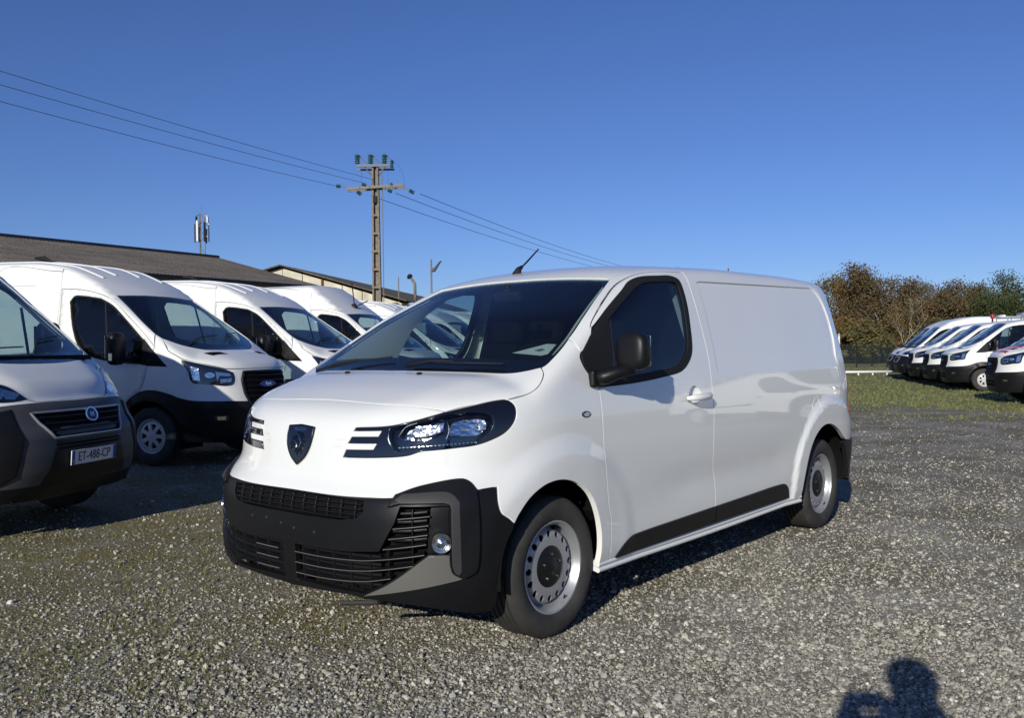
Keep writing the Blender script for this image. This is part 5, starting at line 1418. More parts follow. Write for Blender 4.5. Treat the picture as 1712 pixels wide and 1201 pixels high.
def stone_proto(k):
    bm = bmesh.new(); bmesh.ops.create_icosphere(bm, subdivisions=1, radius=1)
    rr = random.Random(k)
    for v in bm.verts: v.co *= rr.uniform(.62, 1.12)
    for _ in range(3):
        n = Vector((rr.gauss(0, 1), rr.gauss(0, 1), rr.gauss(0, 1))).normalized(); d = rr.uniform(.45, .75)
        for v in bm.verts:
            t = v.co.dot(n) - d
            if t > 0: v.co -= n * t
    me = bpy.data.meshes.new('stone'); bm.to_mesh(me); bm.free(); me.materials.append(M['stone'])
    return me
def hide_proto(name, me, label, cat, loc):
    """the prototypes are real single pieces lying on the ground too"""
    o = link(bpy.data.objects.new(name, me)); o.location = loc; tag(o, label, kind='stuff'); return o
protos = []
for k in range(6):
    me = stone_proto(k); me.transform(Matrix.Diagonal((1, 1, .7, 1)))
    o = link(bpy.data.objects.new('gravel', me)); tag(o, 'loose grey gravel stones covering the yard', kind='stuff')
    protos.append(o)
def view_pts(n, d0, d1, half, p=1.0):
    u = rng.random(n)
    D = (d0 ** -p + u * (d1 ** -p - d0 ** -p)) ** (-1 / p)
    t = rng.uniform(-half, half, n)
    fh = np.array([fwv.x, fwv.y]); fh /= np.linalg.norm(fh); rh = np.array([fh[1], -fh[0]])
    return np.array(CAM_LOC[:2]) + fh * D[:, None] + rh * (D * t)[:, None], D
P2, D = view_pts(340000, 2.4, 22, .74, .7)
# fewer stones where moss and soil take over
def fbm(x, y): return np.sin(x * 1.1 + 2 * np.sin(y * .7)) * np.cos(y * 1.4 + np.sin(x * .9)) + .5 * np.sin(x * 3.3 - y * 2.1) + .35 * np.cos(x * 5.9 + y * 6.7)
keep = rng.random(len(P2)) < np.clip(.80 - .22 * fbm(P2[:, 0], P2[:, 1]), .25, 1) * (1 - .4 * sst(18, 22, D))
lane = np.clip(1 - np.abs(P2[:, 0] * -.36 + P2[:, 1] * .93 + 2.6) * .34, 0, 1)
keep &= rng.random(len(P2)) > lane * .45
leftw = np.clip(1 - (P2[:, 0] * -.645 + P2[:, 1] * .764 + .7) * .42, 0, 1)
keep &= rng.random(len(P2)) > leftw * .35
P2 = P2[keep]; n = len(P2)
size = rng.lognormal(math.log(.0058), .46, n).clip(.0028, .022)
z = ground_z(P2[:, 0], P2[:, 1]) + size * .15
sc = size[:, None] * rng.uniform(.7, 1.3, (n, 3))
scatter('gravel', np.column_stack([P2, z]), sc, rng.uniform(0, 6.28, (n, 3)) * [.15, .15, 1], rng.integers(0, 6, n), protos, 'grey gravel stones strewn over the yard')
for o in protos: o.location = (P2[7][0], P2[7][1], z[7] - .02); o.scale = (.012, .012, .012)
# grass tufts
tp = []
for k in range(3):
    v = []; f = []; rr = random.Random(40 + k)
    for b_ in range(16):
        a = rr.uniform(0, 6.28); r0 = rr.uniform(0, .05); h_ = rr.uniform(.05, .12); le = rr.uniform(.01, .05); w_ = rr.uniform(.003, .006)
        x0, y0 = r0 * math.cos(a), r0 * math.sin(a); px, py = -math.sin(a) * w_, math.cos(a) * w_; i0 = len(v)
        v += [(x0 - px, y0 - py, -.01), (x0 + px, y0 + py, -.01), (x0 + le * .4 * math.cos(a) + px * .7, y0 + le * .4 * math.sin(a) + py * .7, h_ * .6), (x0 + le * .4 * math.cos(a) - px * .7, y0 + le * .4 * math.sin(a) - py * .7, h_ * .6), (x0 + le * math.cos(a), y0 + le * math.sin(a), h_)]
        f += [(i0, i0 + 1, i0 + 2, i0 + 3), (i0 + 3, i0 + 2, i0 + 4)]
    o = mesh_obj('grass', v, f, M['grassb']); tag(o, 'short grass growing through the gravel', kind='stuff'); tp.append(o)
Pa, Da = view_pts(170000, 3.2, 58, .72, .2)
X, Y = Pa[:, 0], Pa[:, 1]
zone = sst(13, 25, -.995 * X - .10 * Y + 3.5 * fbm(X * .5, Y * .5)) 
laneg = np.clip(1 - np.abs(X * -.36 + Y * .93 + 2.6) * .34, 0, 1)
pr_ = np.maximum(zone, laneg * .12 * (fbm(X * 1.5, Y * 1.5) > .2)) + .006 * (fbm(X * 2, Y * 2) > .6)
k_ = rng.random(len(Pa)) < pr_
Pa = Pa[k_]; n = len(Pa); X, Y = Pa[:, 0], Pa[:, 1]
s_ = rng.uniform(.3, 1.0, n) * np.where(-.995 * X - .1 * Y > 14, .75, .34)
scatter('grass', np.column_stack([Pa, ground_z(X, Y)]), np.repeat(s_[:, None], 3, 1), np.column_stack([np.zeros(n), np.zeros(n), rng.uniform(0, 6.28, n)]), rng.integers(0, 3, n), tp, 'short grass and weeds in the gravel and around the right row')
for o in tp: o.location = (Pa[3][0], Pa[3][1], float(ground_z(Pa[3][0], Pa[3][1]))); o.scale = (.5, .5, .5)
# ------------------------------------------------------------------ helpers for far things: depth D ahead, picture column px
def atp(px, D, z=0.):
    fh = Vector((fwv.x, fwv.y, 0)).normalized(); rh = Vector((fh.y, -fh.x, 0))
    p = Vector((CAM_LOC[0], CAM_LOC[1], 0)) + fh * D + rh * ((px - PW / 2) / F_PX * D)
    return Vector((p.x, p.y, z))
def gz(p): return float(ground_z(np.array(p[0]), np.array(p[1])))
# ------------------------------------------------------------------ warehouse with a fibre-cement roof
def roof_mat():
    m = mat('fibre_cement_roof', (.10, .085, .072), .95)
    nt = m.node_tree; b = nt.nodes['Principled BSDF']; tc = nt.nodes.new('ShaderNodeTexCoord')
    def nz(sc, stops):
        n = nt.nodes.new('ShaderNodeTexNoise'); n.inputs['Scale'].default_value = sc; n.inputs['Detail'].default_value = 7; n.inputs['Roughness'].default_value = .7; nt.links.new(tc.outputs['Object'], n.inputs['Vector'])
        r = nt.nodes.new('ShaderNodeValToRGB'); e = r.color_ramp.elements
        while len(e) < len(stops): e.new(.5)
        for q, (p, c_) in zip(e, stops): q.position = p; q.color = (*c_, 1)
        nt.links.new(n.outputs[0], r.inputs[0]); return r.outputs[0]
    a = nz(.5, [(.3, (.12, .103, .085)), (.6, (.185, .162, .138)), (.8, (.24, .21, .18))])
    c = nz(7, [(.35, (.6, .6, .6)), (.62, (1, 1, 1)), (.72, (2.2, 2.1, 1.9))])
    mx = nt.nodes.new('ShaderNodeMix'); mx.data_type = 'RGBA'; mx.blend_type = 'MULTIPLY'; mx.inputs[0].default_value = 1; nt.links.new(a, mx.inputs[6]); nt.links.new(c, mx.inputs[7]); nt.links.new(mx.outputs[2], b.inputs['Base Color'])
    return m
M['roof'] = roof_mat()
M['cream'] = mat('cream_render', (.60, .56, .45), .9, noise=(1.4, .22))
M['wallg'] = mat('grey_wall', (.28, .27, .25), .9, noise=(1.2, .2))
M['rust'] = mat('rusty_pipe', (.18, .07, .04), .8)
def corrugated(name, a, b, c, d, pitch, amp, material, parent, nrow=2):
    """wavy sheet: a-b along the eave, d-c along the ridge; waves run up the slope"""
    a, b, c, d = map(Vector, (a, b, c, d)); n = int((b - a).length / pitch * 4); nrm = (b - a).cross(d - a).normalized()
    v = []; f = []
    for j in range(nrow + 1):
        t = j / nrow
        for i in range(n + 1):
            u = i / n; p = (a.lerp(b, u)).lerp(d.lerp(c, u), t); v.append(p + nrm * amp * math.sin(2 * math.pi * i / 4))
    m_ = n + 1
    f = [(j * m_ + i, j * m_ + i + 1, (j + 1) * m_ + i + 1, (j + 1) * m_ + i) for j in range(nrow) for i in range(n)]
    return mesh_obj(name, v, f, material, parent, True)
def warehouse():
    e0, e1 = Vector((-8.53, -28.01, 4.30)), Vector((-23.42, -30.67, 4.30)); r1 = Vector((-22.88, -38.25, 6.12))
    dr = (e1 - e0).normalized(); e00 = e0 - dr * 22
    r0 = r1 + (e00 - e1)
    w = empty('warehouse', (float((e00.x + e1.x) / 2), float((e00.y + e1.y) / 2), 0), 0, 'long low warehouse with weathered brown corrugated roof, behind the left row', 'warehouse')
    off = -w.location
    T = lambda p: Vector(p) + off
    # rows of sheets, each its own part
    rows = 6
    for j in range(rows):
        t0, t1 = j / rows - (.012 if j else 0), (j + 1) / rows
        up = Vector((0, 0, .012 * (rows - j) * 0))
        q = [e00.lerp(r0, t0), e1.lerp(r1, t0), e1.lerp(r1, t1), e00.lerp(r0, t1)]
        lift = Vector((0, 0, .008)) if True else up
        q[0] = q[0] + lift; q[1] = q[1] + lift
        corrugated('roof_sheet_row', *[T(p) for p in q], .177, .018, M['roof'], w)
    # far slope, ridge cap, walls
    back = (r1 - e1); b1 = Vector((r1.x + back.x, r1.y + back.y, e1.z)); b0 = Vector((r0.x + back.x, r0.y + back.y, e1.z))
    corrugated('rear_roof', T(b1), T(b0), T(r0), T(r1), .177, .025, M['roof'], w, 1)
    mb = MB(); mb.tube([T(r0) + Vector((0, 0, .03)), T(r1) + Vector((0, 0, .03))], .10, 8); mb.build('ridge_cap', M['roof'], w, True)
    mb = MB()
    i_ = back.normalized() * .35; i_.z = 0
    k0, k1, k2, k3 = [T(p) for p in (e00 + i_, e1 + i_ - dr * .3, b1 - i_ - dr * .3, b0 - i_)]
    for p, q in ((k0, k1), (k1, k2), (k2, k3), (k3, k0)): mb.add([(p.x, p.y, 0), (q.x, q.y, 0), (q.x, q.y, 4.22), (p.x, p.y, 4.22)], [(0, 1, 2, 3)])
    mid = (k1 + k2) / 2; mb.add([(k1.x, k1.y, 4.22), (k2.x, k2.y, 4.22), (mid.x, mid.y, 5.95)], [(0, 1, 2)])
    mb.build('wall', M['wallg'], w)
    mb = MB(); mb.tube([T(e00) + Vector((0, 0, -.06)), T(e1) + Vector((0, 0, -.06))], .07, 8); mb.build('gutter', M['plastic_grey'], w, True)
    for k in range(6):
        p = T(e1.lerp(e00, .06 + k * .17)) + i_; mb = MB(); mb.box(Vector((p.x, p.y, 1.9)) - i_ * .12, (2.6, .10, 3.0), Matrix.Rotation(math.atan2(dr.y, dr.x), 3, 'Z')); mb.build('roller_door', M['plate'], w)
warehouse()
def warehouse2():
    D = 50
    pk = Vector((-26.75, -38.2, 5.96)); lo = Vector((-30.9, -33.2, 3.95)); lf = Vector((-26.0, -39.2, 5.62))
    gd = Vector((lo.x - pk.x, lo.y - pk.y, 0)).normalized()       # along the gable
    bk = Vector((-60.26, -60.51, 6.94)) - pk; bk.z = 0; bk = bk.normalized() * 38
    w = empty('warehouse', (-30, -37, 0), 0, 'cream-walled warehouse with brown corrugated roof, farther off behind the concrete pole', 'warehouse')
    off = Vector((30, 37, 0)); T = lambda p: Vector(p) + off
    pk2 = pk + bk + Vector((0, 0, .25)); lo2 = lo + bk
    l2 = pk + (pk - lo) * .9; l2.z = lo.z + .3
    # gable wall panels divided by posts
    n = 6
    ug = []
    for k in range(n):
        a = pk.lerp(lo, k / n); b_ = pk.lerp(lo, (k + 1) / n)
        mb = MB(); g = gd * .02
        mb.add([T((a.x + g.x, a.y + g.y, 0)), T((b_.x - g.x, b_.y - g.y, 0)), T((b_.x - g.x, b_.y - g.y, b_.z - .12)), T((a.x + g.x, a.y + g.y, a.z - .12))], [(0, 1, 2, 3)]); mb.build('wall_panel', M['cream'], w)
    a = pk; b_ = pk.lerp(l2, 1.)
    mb = MB(); mb.add([T((a.x, a.y, 0)), T((b_.x, b_.y, 0)), T((b_.x, b_.y, b_.z - .12)), T((a.x, a.y, a.z - .12))], [(0, 1, 2, 3)]); mb.build('wall_panel', M['cream'], w)
    for k in (2,):
        p = pk.lerp(lo, k / n); mb = MB(); mb.tube([T((p.x + .05, p.y + .05, 0)), T((p.x + .05, p.y + .05, p.z - .1))], .06, 6); mb.build('downpipe', M['rust'], w)
    ov = gd * .3 - bk.normalized() * .35
    corrugated('roof_slope', T(lo + ov), T(lo2 + gd * .3), T(pk2), T(pk - bk.normalized() * .35), .177 * 2, .03, M['roof'], w)
    corrugated('roof_slope', T(l2 + bk), T(l2 - bk.normalized() * .35), T(pk - bk.normalized() * .35), T(pk2), .177 * 2, .03, M['roof'], w)
    mb = MB(); mb.tube([T(pk - bk.normalized() * .37), T(lo + ov)], .04, 6); mb.tube([T(pk - bk.normalized() * .37), T(l2 - bk.normalized() * .37)], .04, 6); mb.build('verge_trim', M['roof'], w)
    mb = MB(); mb.add([T((lo.x, lo.y, 0)), T((lo2.x, lo2.y, 0)), T((lo2.x, lo2.y, lo2.z - .1)), T((lo.x, lo.y, lo.z - .1))], [(0, 1, 2, 3)]); mb.add([T((lo2.x, lo2.y, 0)), T((l2 + bk)[:2] + (0,)), T((l2 + bk)[:2] + (lo.z,)), T((lo2.x, lo2.y, lo.z))], [(0, 1, 2, 3)]); mb.build('side_wall', M['cream'], w)
warehouse2()
# ------------------------------------------------------------------ concrete power pole, insulators, wires
M['concrete'] = mat('weathered_concrete', (.21, .18, .14), .9, noise=(6, .3), bump=(30, .4, .01))
M['galv'] = mat('galvanised_steel', (.20, .19, .175), .7, .2)
M['insul'] = mat('green_glass_insulator', (.012, .075, .065), .12, 0, 1.)
M['wire'] = mat('aluminium_wire', (.10, .10, .11), .6)
def pole():
    D = 42; P = atp(632, D); P.z = gz(P)
    w = empty('power_pole', P, R(130.15), 'tall concrete electricity pole with green glass insulators, behind the left row', 'power pole')
    # local: x to picture right... y away from the camera
    H_ = 9.75 - P.z
    def wd(z): return .225 - .085 * z / H_
    mb = MB()
    for s in (-1, 1):       # two flanges of the H section
        v = []
        for z in (-.2, H_):
            a = wd(z)
            for y in (-.16, .16):
                for x in (s * a, s * (a - .075)): v.append((x, y, z))
        mb.add(v, [(0, 1, 3, 2), (4, 6, 7, 5), (0, 4, 5, 1), (2, 3, 7, 6), (0, 2, 6, 4), (1, 5, 7, 3)])
    mb.build('pole_flange', M['concrete'], w)
    mb = MB(); mb.add([(-.17, .0, 0), (.17, .0, 0), (.10, .0, H_), (-.10, .0, H_), (-.17, .06, 0), (.17, .06, 0), (.10, .06, H_), (-.10, .06, H_)], [(0, 1, 2, 3), (4, 7, 6, 5)]); mb.build('pole_web', M['concrete'], w)
    for k in range(9):
        z = .9 + k * .82
        if z < H_ - .3: mb = MB(); mb.box((0, -.12, z), (2 * wd(z) + .03, .13, .10)); mb.build('pole_rung', M['concrete'], w)
    zc = 8.72 - P.z; zt = 9.7 - P.z
    mb = MB(); mb.box((0, -.25, zc), (2.55, .10, .12), Matrix.Rotation(R(3), 3, 'Y').inverted()); mb.box((0, .2, zc - .02), (2.55, .06, .1), Matrix.Rotation(R(3), 3, 'Y').inverted()); mb.build('cross_arm', M['galv'], w)
    mb = MB(); mb.box((-.05, -.2, zt), (1.5, .09, .10)); mb.box((.0, .15, zt - .12), (1.7, .08, .08)); mb.tube([(-.5, -.2, zt), (-.1, 0, zt - .5)], .03, 6); mb.tube([(.5, -.2, zt), (.1, 0, zt - .5)], .03, 6); mb.build('top_arm', M['galv'], w)
    def insul(p, q, n=5, r_=.075):
        p, q = Vector(p), Vector(q); mb = MB(); pts = []; rr_ = []
        for k in range(n):
            for t, a in ((.0, .4), (.25, 1), (.6, .9), (.95, .4)): pts.append(p.lerp(q, (k + t) / n)); rr_.append(r_ * a)
        mb.tube(pts, rr_, 8); mb.build('insulator', M['insul'], w, True)
    def arm(p, q): mb = MB(); mb.tube([p, q], .025, 6); mb.build('insulator_rod', M['galv'], w)
    for x in (-.78, -.18, .45):      # upright strings on the top arm with slanted switch blades
        insul((x, -.2, zt + .08), (x, -.2, zt + .50), 5, .14); arm((x - .02, -.2, zt + .55), (x + .42, -.1, zt + .12))
    insul((.78, -.2, zt - .12), (.78, -.2, zt + .25), 4, .09)
    for x0, x1, dz in ((-1.27, -1.72, .06), (-1.05, -.65, -.32), (-.15, -.55, .12), (.35, .75, -.22), (.55, .80, .12), (1.27, 1.75, -.28)):
        xm = x0 + (x1 - x0) * .5
        arm((x0, -.25, zc + .02), (x0 + (x1 - x0) * .75, -.25, zc + dz * .75)); insul((x0 + (x1 - x0) * .62, -.25, zc + dz * .62), (x0 + (x1 - x0) * 1.08, -.25, zc + dz * 1.08), 4, .10)
    mb = MB(); mb.box((.0, -.19, zc - .55), (.20, .05, .32)); mb.build('pole_plate', M['rubber'], w, bevel=.06)
    mb = MB(); mb.tube([(.32, -.1, zt - .1), (.32, -.1, 0)], .022, 6); mb.build('earth_cable', M['galv'], w)
    mb = MB(); mb.tube([(-.30, -.1, 3.2), (.42, -.1, 3.1), (.42, -.1, 3.35)], .03, 6); mb.build('cable_clamp', M['rubber'], w)
    mb = MB(); pts = [(.85 + .5 * math.sin(t * 1.5), -.2, zt + .15 - 1.25 * t * t) for t in np.linspace(0, 1, 9)]; mb.tube(pts, .006, 4); mb.build('jumper_wire', M['wire'], w)
    mb = MB(); mb.tube([(-.6, -.2, zt), (-.62, -.2, zc + .1)], .006, 4); mb.tube([(.55, -.2, zt), (.62, -.2, zc + .1)], .006, 4); mb.build('jumper_wire', M['wire'], w)
    return w, P
pw, PP = pole()
def ray_pt(px, py, D):
    d = fwv + r2v * ((px - PW / 2) / F_PX) - u2v * ((py - PH / 2) / F_PX)
    fh = Vector((fwv.x, fwv.y, 0)).normalized(); t = D / d.dot(fh)
    return Vector(CAM_LOC) + d * t
GWI = 'overhead wires meeting at the concrete pole'
def wire(a, b, sag, lab, r_=.010):
    mb = MB(); n = 24; pts = []
    for k in range(n + 1):
        t = k / n; p = a.lerp(b, t); p.z -= sag * 4 * t * (1 - t); pts.append(p)
    mb.tube(pts, [r_ * (1 + .0 * t) for t in range(n + 1)], 5); o = mb.build('power_line', M['wire']); tag(o, lab, 'power line', GWI)
for (y0, px, py, lab) in ((103, 627, 301, 'uppermost overhead wire running from the top left to the pole'), (126, 609, 306, 'middle overhead wire running from the left to the pole'), (154, 563, 311, 'lowest overhead wire running from the left to the pole')):
    b_ = ray_pt(px, py, 42); a = ray_pt(0, y0, 25); a2 = a + (a - b_) * .9
    wire(a2, b_, .25, lab)
for (px, py, px2, py2, lab) in ((702, 324, 1060, 443, 'overhead wire leaving the pole to the right, uppermost'), (661, 323, 1050, 446, 'overhead wire leaving the pole to the right, middle'), (620, 327, 1035, 449, 'overhead wire leaving the pole to the right, lowest')):
    a = ray_pt(px, py, 42); b_ = ray_pt(px2, py2, 95); wire(a, b_ + (b_ - a) * .3, .55, lab, .014)
# ------------------------------------------------------------------ phone mast, lamp posts
def mast():
    P = atp(341, 95); P.z = 0
    w = empty('telecom_mast', P, R(20), 'slim lattice phone mast with white antenna panels, rising behind the warehouse roof', 'mast')
    mb = MB(); H_ = 15.6
    for a in range(3):
        x, y = .32 * math.cos(a * 2.09), .32 * math.sin(a * 2.09); mb.tube([(x, y, 0), (x, y, H_)], .05, 5)
    for k in range(26):
        z = .6 * k; a, b_ = k % 3, (k + 1) % 3
        mb.tube([(.32 * math.cos(a * 2.09), .32 * math.sin(a * 2.09), z), (.32 * math.cos(b_ * 2.09), .32 * math.sin(b_ * 2.09), z + .6)], .03, 4)
    mb.build('lattice', M['galv'], w)
    for k, (a, z, h_) in enumerate(((0, 13.7, 2.1), (1.1, 13.6, 2.0), (2.2, 13.7, 2.1), (3.2, 13.3, 1.5), (4.2, 13.7, 2.1), (5.3, 13.5, 1.9), (1.7, 14.9, .6), (4.7, 15.0, .6))):
        x, y = .68 * math.cos(a), .68 * math.sin(a); mb = MB(); mb.box((x, y, z), (.14, .20, h_), Matrix.Rotation(a, 3, 'Z')); mb.tube([(x * .5, y * .5, z - .5), (x, y, z - .5)], .03, 5); mb.tube([(x * .5, y * .5, z + .4), (x, y, z + .4)], .03, 5); mb.build('antenna_panel', M['plate'] if k % 2 == 0 else M['plastic_grey'], w)
    mb = MB(); mb.tube([(0, 0, H_), (0, 0, H_ + .9)], .02, 5); mb.build('lightning_rod', M['galv'], w)
mast()
def lamp_post():
    P = atp(723, 45); P.z = gz(P)
    w = empty('lamp_post', P, R(130.15), 'grey lamp post with slanted solar head, right of the concrete pole', 'lamp post')
    mb = MB(); mb.tube([(0, 0, 0), (0, 0, 5.72 - P.z)], [.06, .04], 8); mb.build('post', M['galv'], w, True)
    mb = MB(); mb.add([(.0, -.15, 5.10 - P.z), (.18, -.18, 5.12 - P.z), (.52, -.12, 5.66 - P.z), (.38, -.08, 5.58 - P.z), (.0, .15, 5.10 - P.z), (.18, .18, 5.12 - P.z), (.52, .12, 5.66 - P.z), (.38, .08, 5.58 - P.z)], [(0, 1, 2, 3), (4, 7, 6, 5), (0, 4, 5, 1), (1, 5, 6, 2), (2, 6, 7, 3), (3, 7, 4, 0)]); mb.build('lamp_head', M['plastic_grey'], w, bevel=.02)
    mb = MB(); mb.tube([(0, 0, 5.25 - P.z), (.18, 0, 5.30 - P.z)], .04, 6); mb.build('bracket', M['galv'], w)
lamp_post()
def vent_stack():
    P = atp(690, 58); P.z = 0
    w = empty('roof_cowl', P, R(130.15), 'small leaning white duct with dark cap on the farther warehouse roof', 'roof cowl')
    mb = MB(); mb.tube([(.22, 0, 3.5), (.20, 0, 5.45), (-.10, 0, 5.88)], [.09, .09, .09], 8); mb.build('duct', M['concrete'], w, True)
    mb = MB(); mb.tube([(-.08, 0, 5.84), (-.17, 0, 5.97), (-.22, 0, 6.02)], [.20, .17, .04], 10); mb.build('cap', M['rubber'], w, True)
vent_stack()
P = atp(668, 50); P.z = gz(P)
mb = MB(); mb.tube([(0, 0, 0), (0, 0, 5.25 - P.z)], [.05, .03], 6); o = mb.build('thin_pole', M['galv'], None, True); o.location = P; tag(o, 'thin grey pole standing between the concrete pole and lamp post', 'pole')
# ------------------------------------------------------------------ trees
def leaf_mat(name, cols, sc=.9):
    m = bpy.data.materials.new(name); m.use_nodes = True; nt = m.node_tree; b = nt.nodes['Principled BSDF']
    tc = nt.nodes.new('ShaderNodeTexCoord'); n = nt.nodes.new('ShaderNodeTexNoise'); n.inputs['Scale'].default_value = sc; n.inputs['Detail'].default_value = 8; n.inputs['Roughness'].default_value = .8
    nt.links.new(tc.outputs['Object'], n.inputs['Vector']); r = nt.nodes.new('ShaderNodeValToRGB'); e = r.color_ramp.elements
    while len(e) < len(cols): e.new(.5)
    for i, (q, c_) in enumerate(zip(e, cols)): q.position = .30 + .40 * i / (len(cols) - 1); q.color = (*c_, 1)
    nt.links.new(n.outputs[0], r.inputs[0]); nt.links.new(r.outputs[0], b.inputs['Base Color']); b.inputs['Roughness'].default_value = .8; b.inputs['Specular IOR Level'].default_value = .15
    # thin leaves let some light through
    tl = nt.nodes.new('ShaderNodeBsdfTranslucent'); nt.links.new(r.outputs[0], tl.inputs[0]); mx = nt.nodes.new('ShaderNodeMixShader'); mx.inputs[0].default_value = .25
    out = [q for q in nt.nodes if q.type == 'OUTPUT_MATERIAL'][0]; nt.links.new(b.outputs[0], mx.inputs[1]); nt.links.new(tl.outputs[0], mx.inputs[2]); nt.links.new(mx.outputs[0], out.inputs[0])
    return m
M['leaf_brown'] = leaf_mat('brown_autumn_leaves', [(.11, .078, .045), (.17, .115, .062), (.13, .105, .055), (.21, .165, .095)])
M['leaf_rust'] = leaf_mat('rust_autumn_leaves', [(.16, .085, .035), (.22, .13, .05), (.15, .12, .045), (.26, .19, .08)])
M['leaf_olive'] = leaf_mat('olive_leaves', [(.08, .085, .035), (.13, .125, .05), (.16, .13, .06), (.10, .11, .04)])
M['leaf_green'] = leaf_mat('dark_green_leaves', [(.045, .065, .03), (.08, .10, .04), (.12, .13, .06)])
M['bark'] = mat('bark', (.16, .14, .115), .9, noise=(8, .3))
M['bark_pale'] = mat('pale_bark', (.34, .31, .26), .9, noise=(6, .25))
def tree(P, h_, w_, leaf, nleaf, seed, label, bark='bark', trunk_h=.3, lean=(0, 0), lsize=.13, group='trees behind the right row', name='autumn_tree', cat='tree', flat=.75):
    rr = random.Random(seed); rg = np.random.default_rng(seed)
    t = empty(name, P, 0, label, cat, group)
    mb = MB(); tips = []
    def branch(p, d, l, r_, lvl):
        pts = [p]; q = p.copy(); dd = d.copy(); n = 4
        for k in range(n):
            dd = (dd + Vector((rr.gauss(0, .13), rr.gauss(0, .13), rr.gauss(0, .06) + .04))).normalized(); q = q + dd * l / n; pts.append(q)
        mb.tube(pts, [r_ * (1 - .5 * k / n) for k in range(n + 1)], 7 if lvl == 0 else 5 if lvl == 1 else 3, cap=False)
        if lvl >= 3: tips.extend(pts[2:]); return
        m_ = (5, 5, 4)[lvl]
        for k in range(m_):
            a = rr.uniform(0, 6.28); i = rr.choice((2, 3, 4, 4)) if lvl else 1 + (k % 4)
            o_ = Vector((math.cos(a) * w_ / h_ * 1.35, math.sin(a) * w_ / h_ * 1.35, rr.uniform(.35, 1.0))).normalized()
            nd = (dd * .35 + o_ * .9).normalized(); branch(pts[i], nd, l * rr.uniform(.52, .72) * (1.15 if lvl == 0 else 1), r_ * .5, lvl + 1)
        if lvl >= 1: tips.extend(pts[2:])
    branch(Vector((0, 0, -.1)), Vector((lean[0], lean[1], 1)).normalized(), h_ * .52, h_ * .022, 0)
    if name != 'shrub':
        mb.build('trunk', M[bark], t, True)
    tp_ = np.array([tuple(p) for p in tips])
    # scale tips so the crown fills the wanted height
    s_ = h_ * .95 / tp_[:, 2].max(); 
    # clumps of leaves round the tips
    c = tp_[rg.integers(0, len(tp_), nleaf)] + rg.normal(0, 1, (nleaf, 3)).clip(-1.7, 1.7) * [.42, .42, .34] * (h_ / 7)
    c[:, 2] = np.clip(c[:, 2], .1 * h_ if name != 'shrub' else .05, None)
    a = rg.normal(0, 1, (nleaf, 3)); a /= np.linalg.norm(a, axis=1, keepdims=True); b_ = np.cross(a, rg.normal(0, 1, (nleaf, 3))); b_ /= np.linalg.norm(b_, axis=1, keepdims=True)
    sz = lsize * rg.uniform(.6, 1.3, (nleaf, 1)); a = a * sz; b_ = b_ * sz * .7
    v = np.stack([c - a, c - b_, c + a, c + b_], 1).reshape(-1, 3)
    me = bpy.data.meshes.new('crown'); me.vertices.add(len(v)); me.vertices.foreach_set('co', v.ravel()); me.loops.add(len(v)); me.loops.foreach_set('vertex_index', np.arange(len(v))); me.polygons.add(nleaf); me.polygons.foreach_set('loop_start', np.arange(nleaf) * 4); me.polygons.foreach_set('loop_total', np.full(nleaf, 4)); me.update(); me.materials.append(M[leaf])
    link(bpy.data.objects.new('crown', me), t)
    return t, s_
def rescale(t, s_):
    t.scale = (s_, s_, s_)
TL = [  # px, D, height above ground, width, leaf, leaves, label
    (1398, 72, 4.9, 3.2, 'leaf_brown', 1300, 'small nearly bare tree right behind the foreground van roof corner', 'bark_pale'),
    (1440, 74, 6.3, 5.0, 'leaf_rust', 6500, 'rust-brown tree at the left end of the wood', 'bark'),
    (1474, 70, 6.9, 6.0, 'leaf_brown', 7500, 'tallest brown autumn tree in the left half of the wood', 'bark'),
    (1512, 76, 6.0, 5.0, 'leaf_brown', 5200, 'brown tree just right of the tallest one, thin at the top', 'bark'),
    (1552, 71, 6.0, 5.4, 'leaf_brown', 6500, 'brown and olive tree in the middle of the wood', 'bark'),
    (1596, 73, 5.7, 5.4, 'leaf_olive', 6800, 'olive-green tree above the beacon of the parked van', 'bark'),
    (1634, 75, 5.3, 4.6, 'leaf_olive', 5200, 'low olive tree left of the round green tree', 'bark'),
    (1676, 70, 6.1, 4.2, 'leaf_green', 7500, 'round dark green tree near the right edge', 'bark'),
    (1720, 70, 4.4, 4.6, 'leaf_green', 5500, 'low green tree cut by the right edge', 'bark'),
    (1765, 74, 5.8, 5.0, 'leaf_olive', 5000, 'olive tree outside the right edge, first of two', 'bark'),
    (1815, 72, 6.2, 5.0, 'leaf_brown', 5000, 'brown tree outside the right edge, last in the wood', 'bark'),
    (1350, 75, 5.4, 5.0, 'leaf_brown', 5000, 'brown tree hidden behind the foreground van, left of the wood', 'bark'),
    (1495, 66, 4.6, 2.6, 'leaf_rust', 700, 'leaning pale-trunked bare tree in front of the brown trees', 'bark_pale'),
]
for k, (px, D, h_, w_, lf, nl, lab, bk) in enumerate(TL):
    P = atp(px, D); P.z = gz(P)
    lean = (-.10, .12) if bk == 'bark_pale' else (0, 0)
    t, s_ = tree(P, h_ + .9, w_, lf, int(nl * 1.9), 100 + k, lab, bk, lean=lean, lsize=.088)
    rescale(t, s_ * 1.0)
for k, (px, top, D, lab) in enumerate(((1125, 6.6, 62, 'small dark treetop peeping over the foreground van roof'),)):
    P = atp(px, D); P.z = gz(P); t, s_ = tree(P, top - P.z, 3.2, 'leaf_green', 5000, 300 + k, lab); rescale(t, s_)
P = atp(1219, 60); P.z = gz(P)
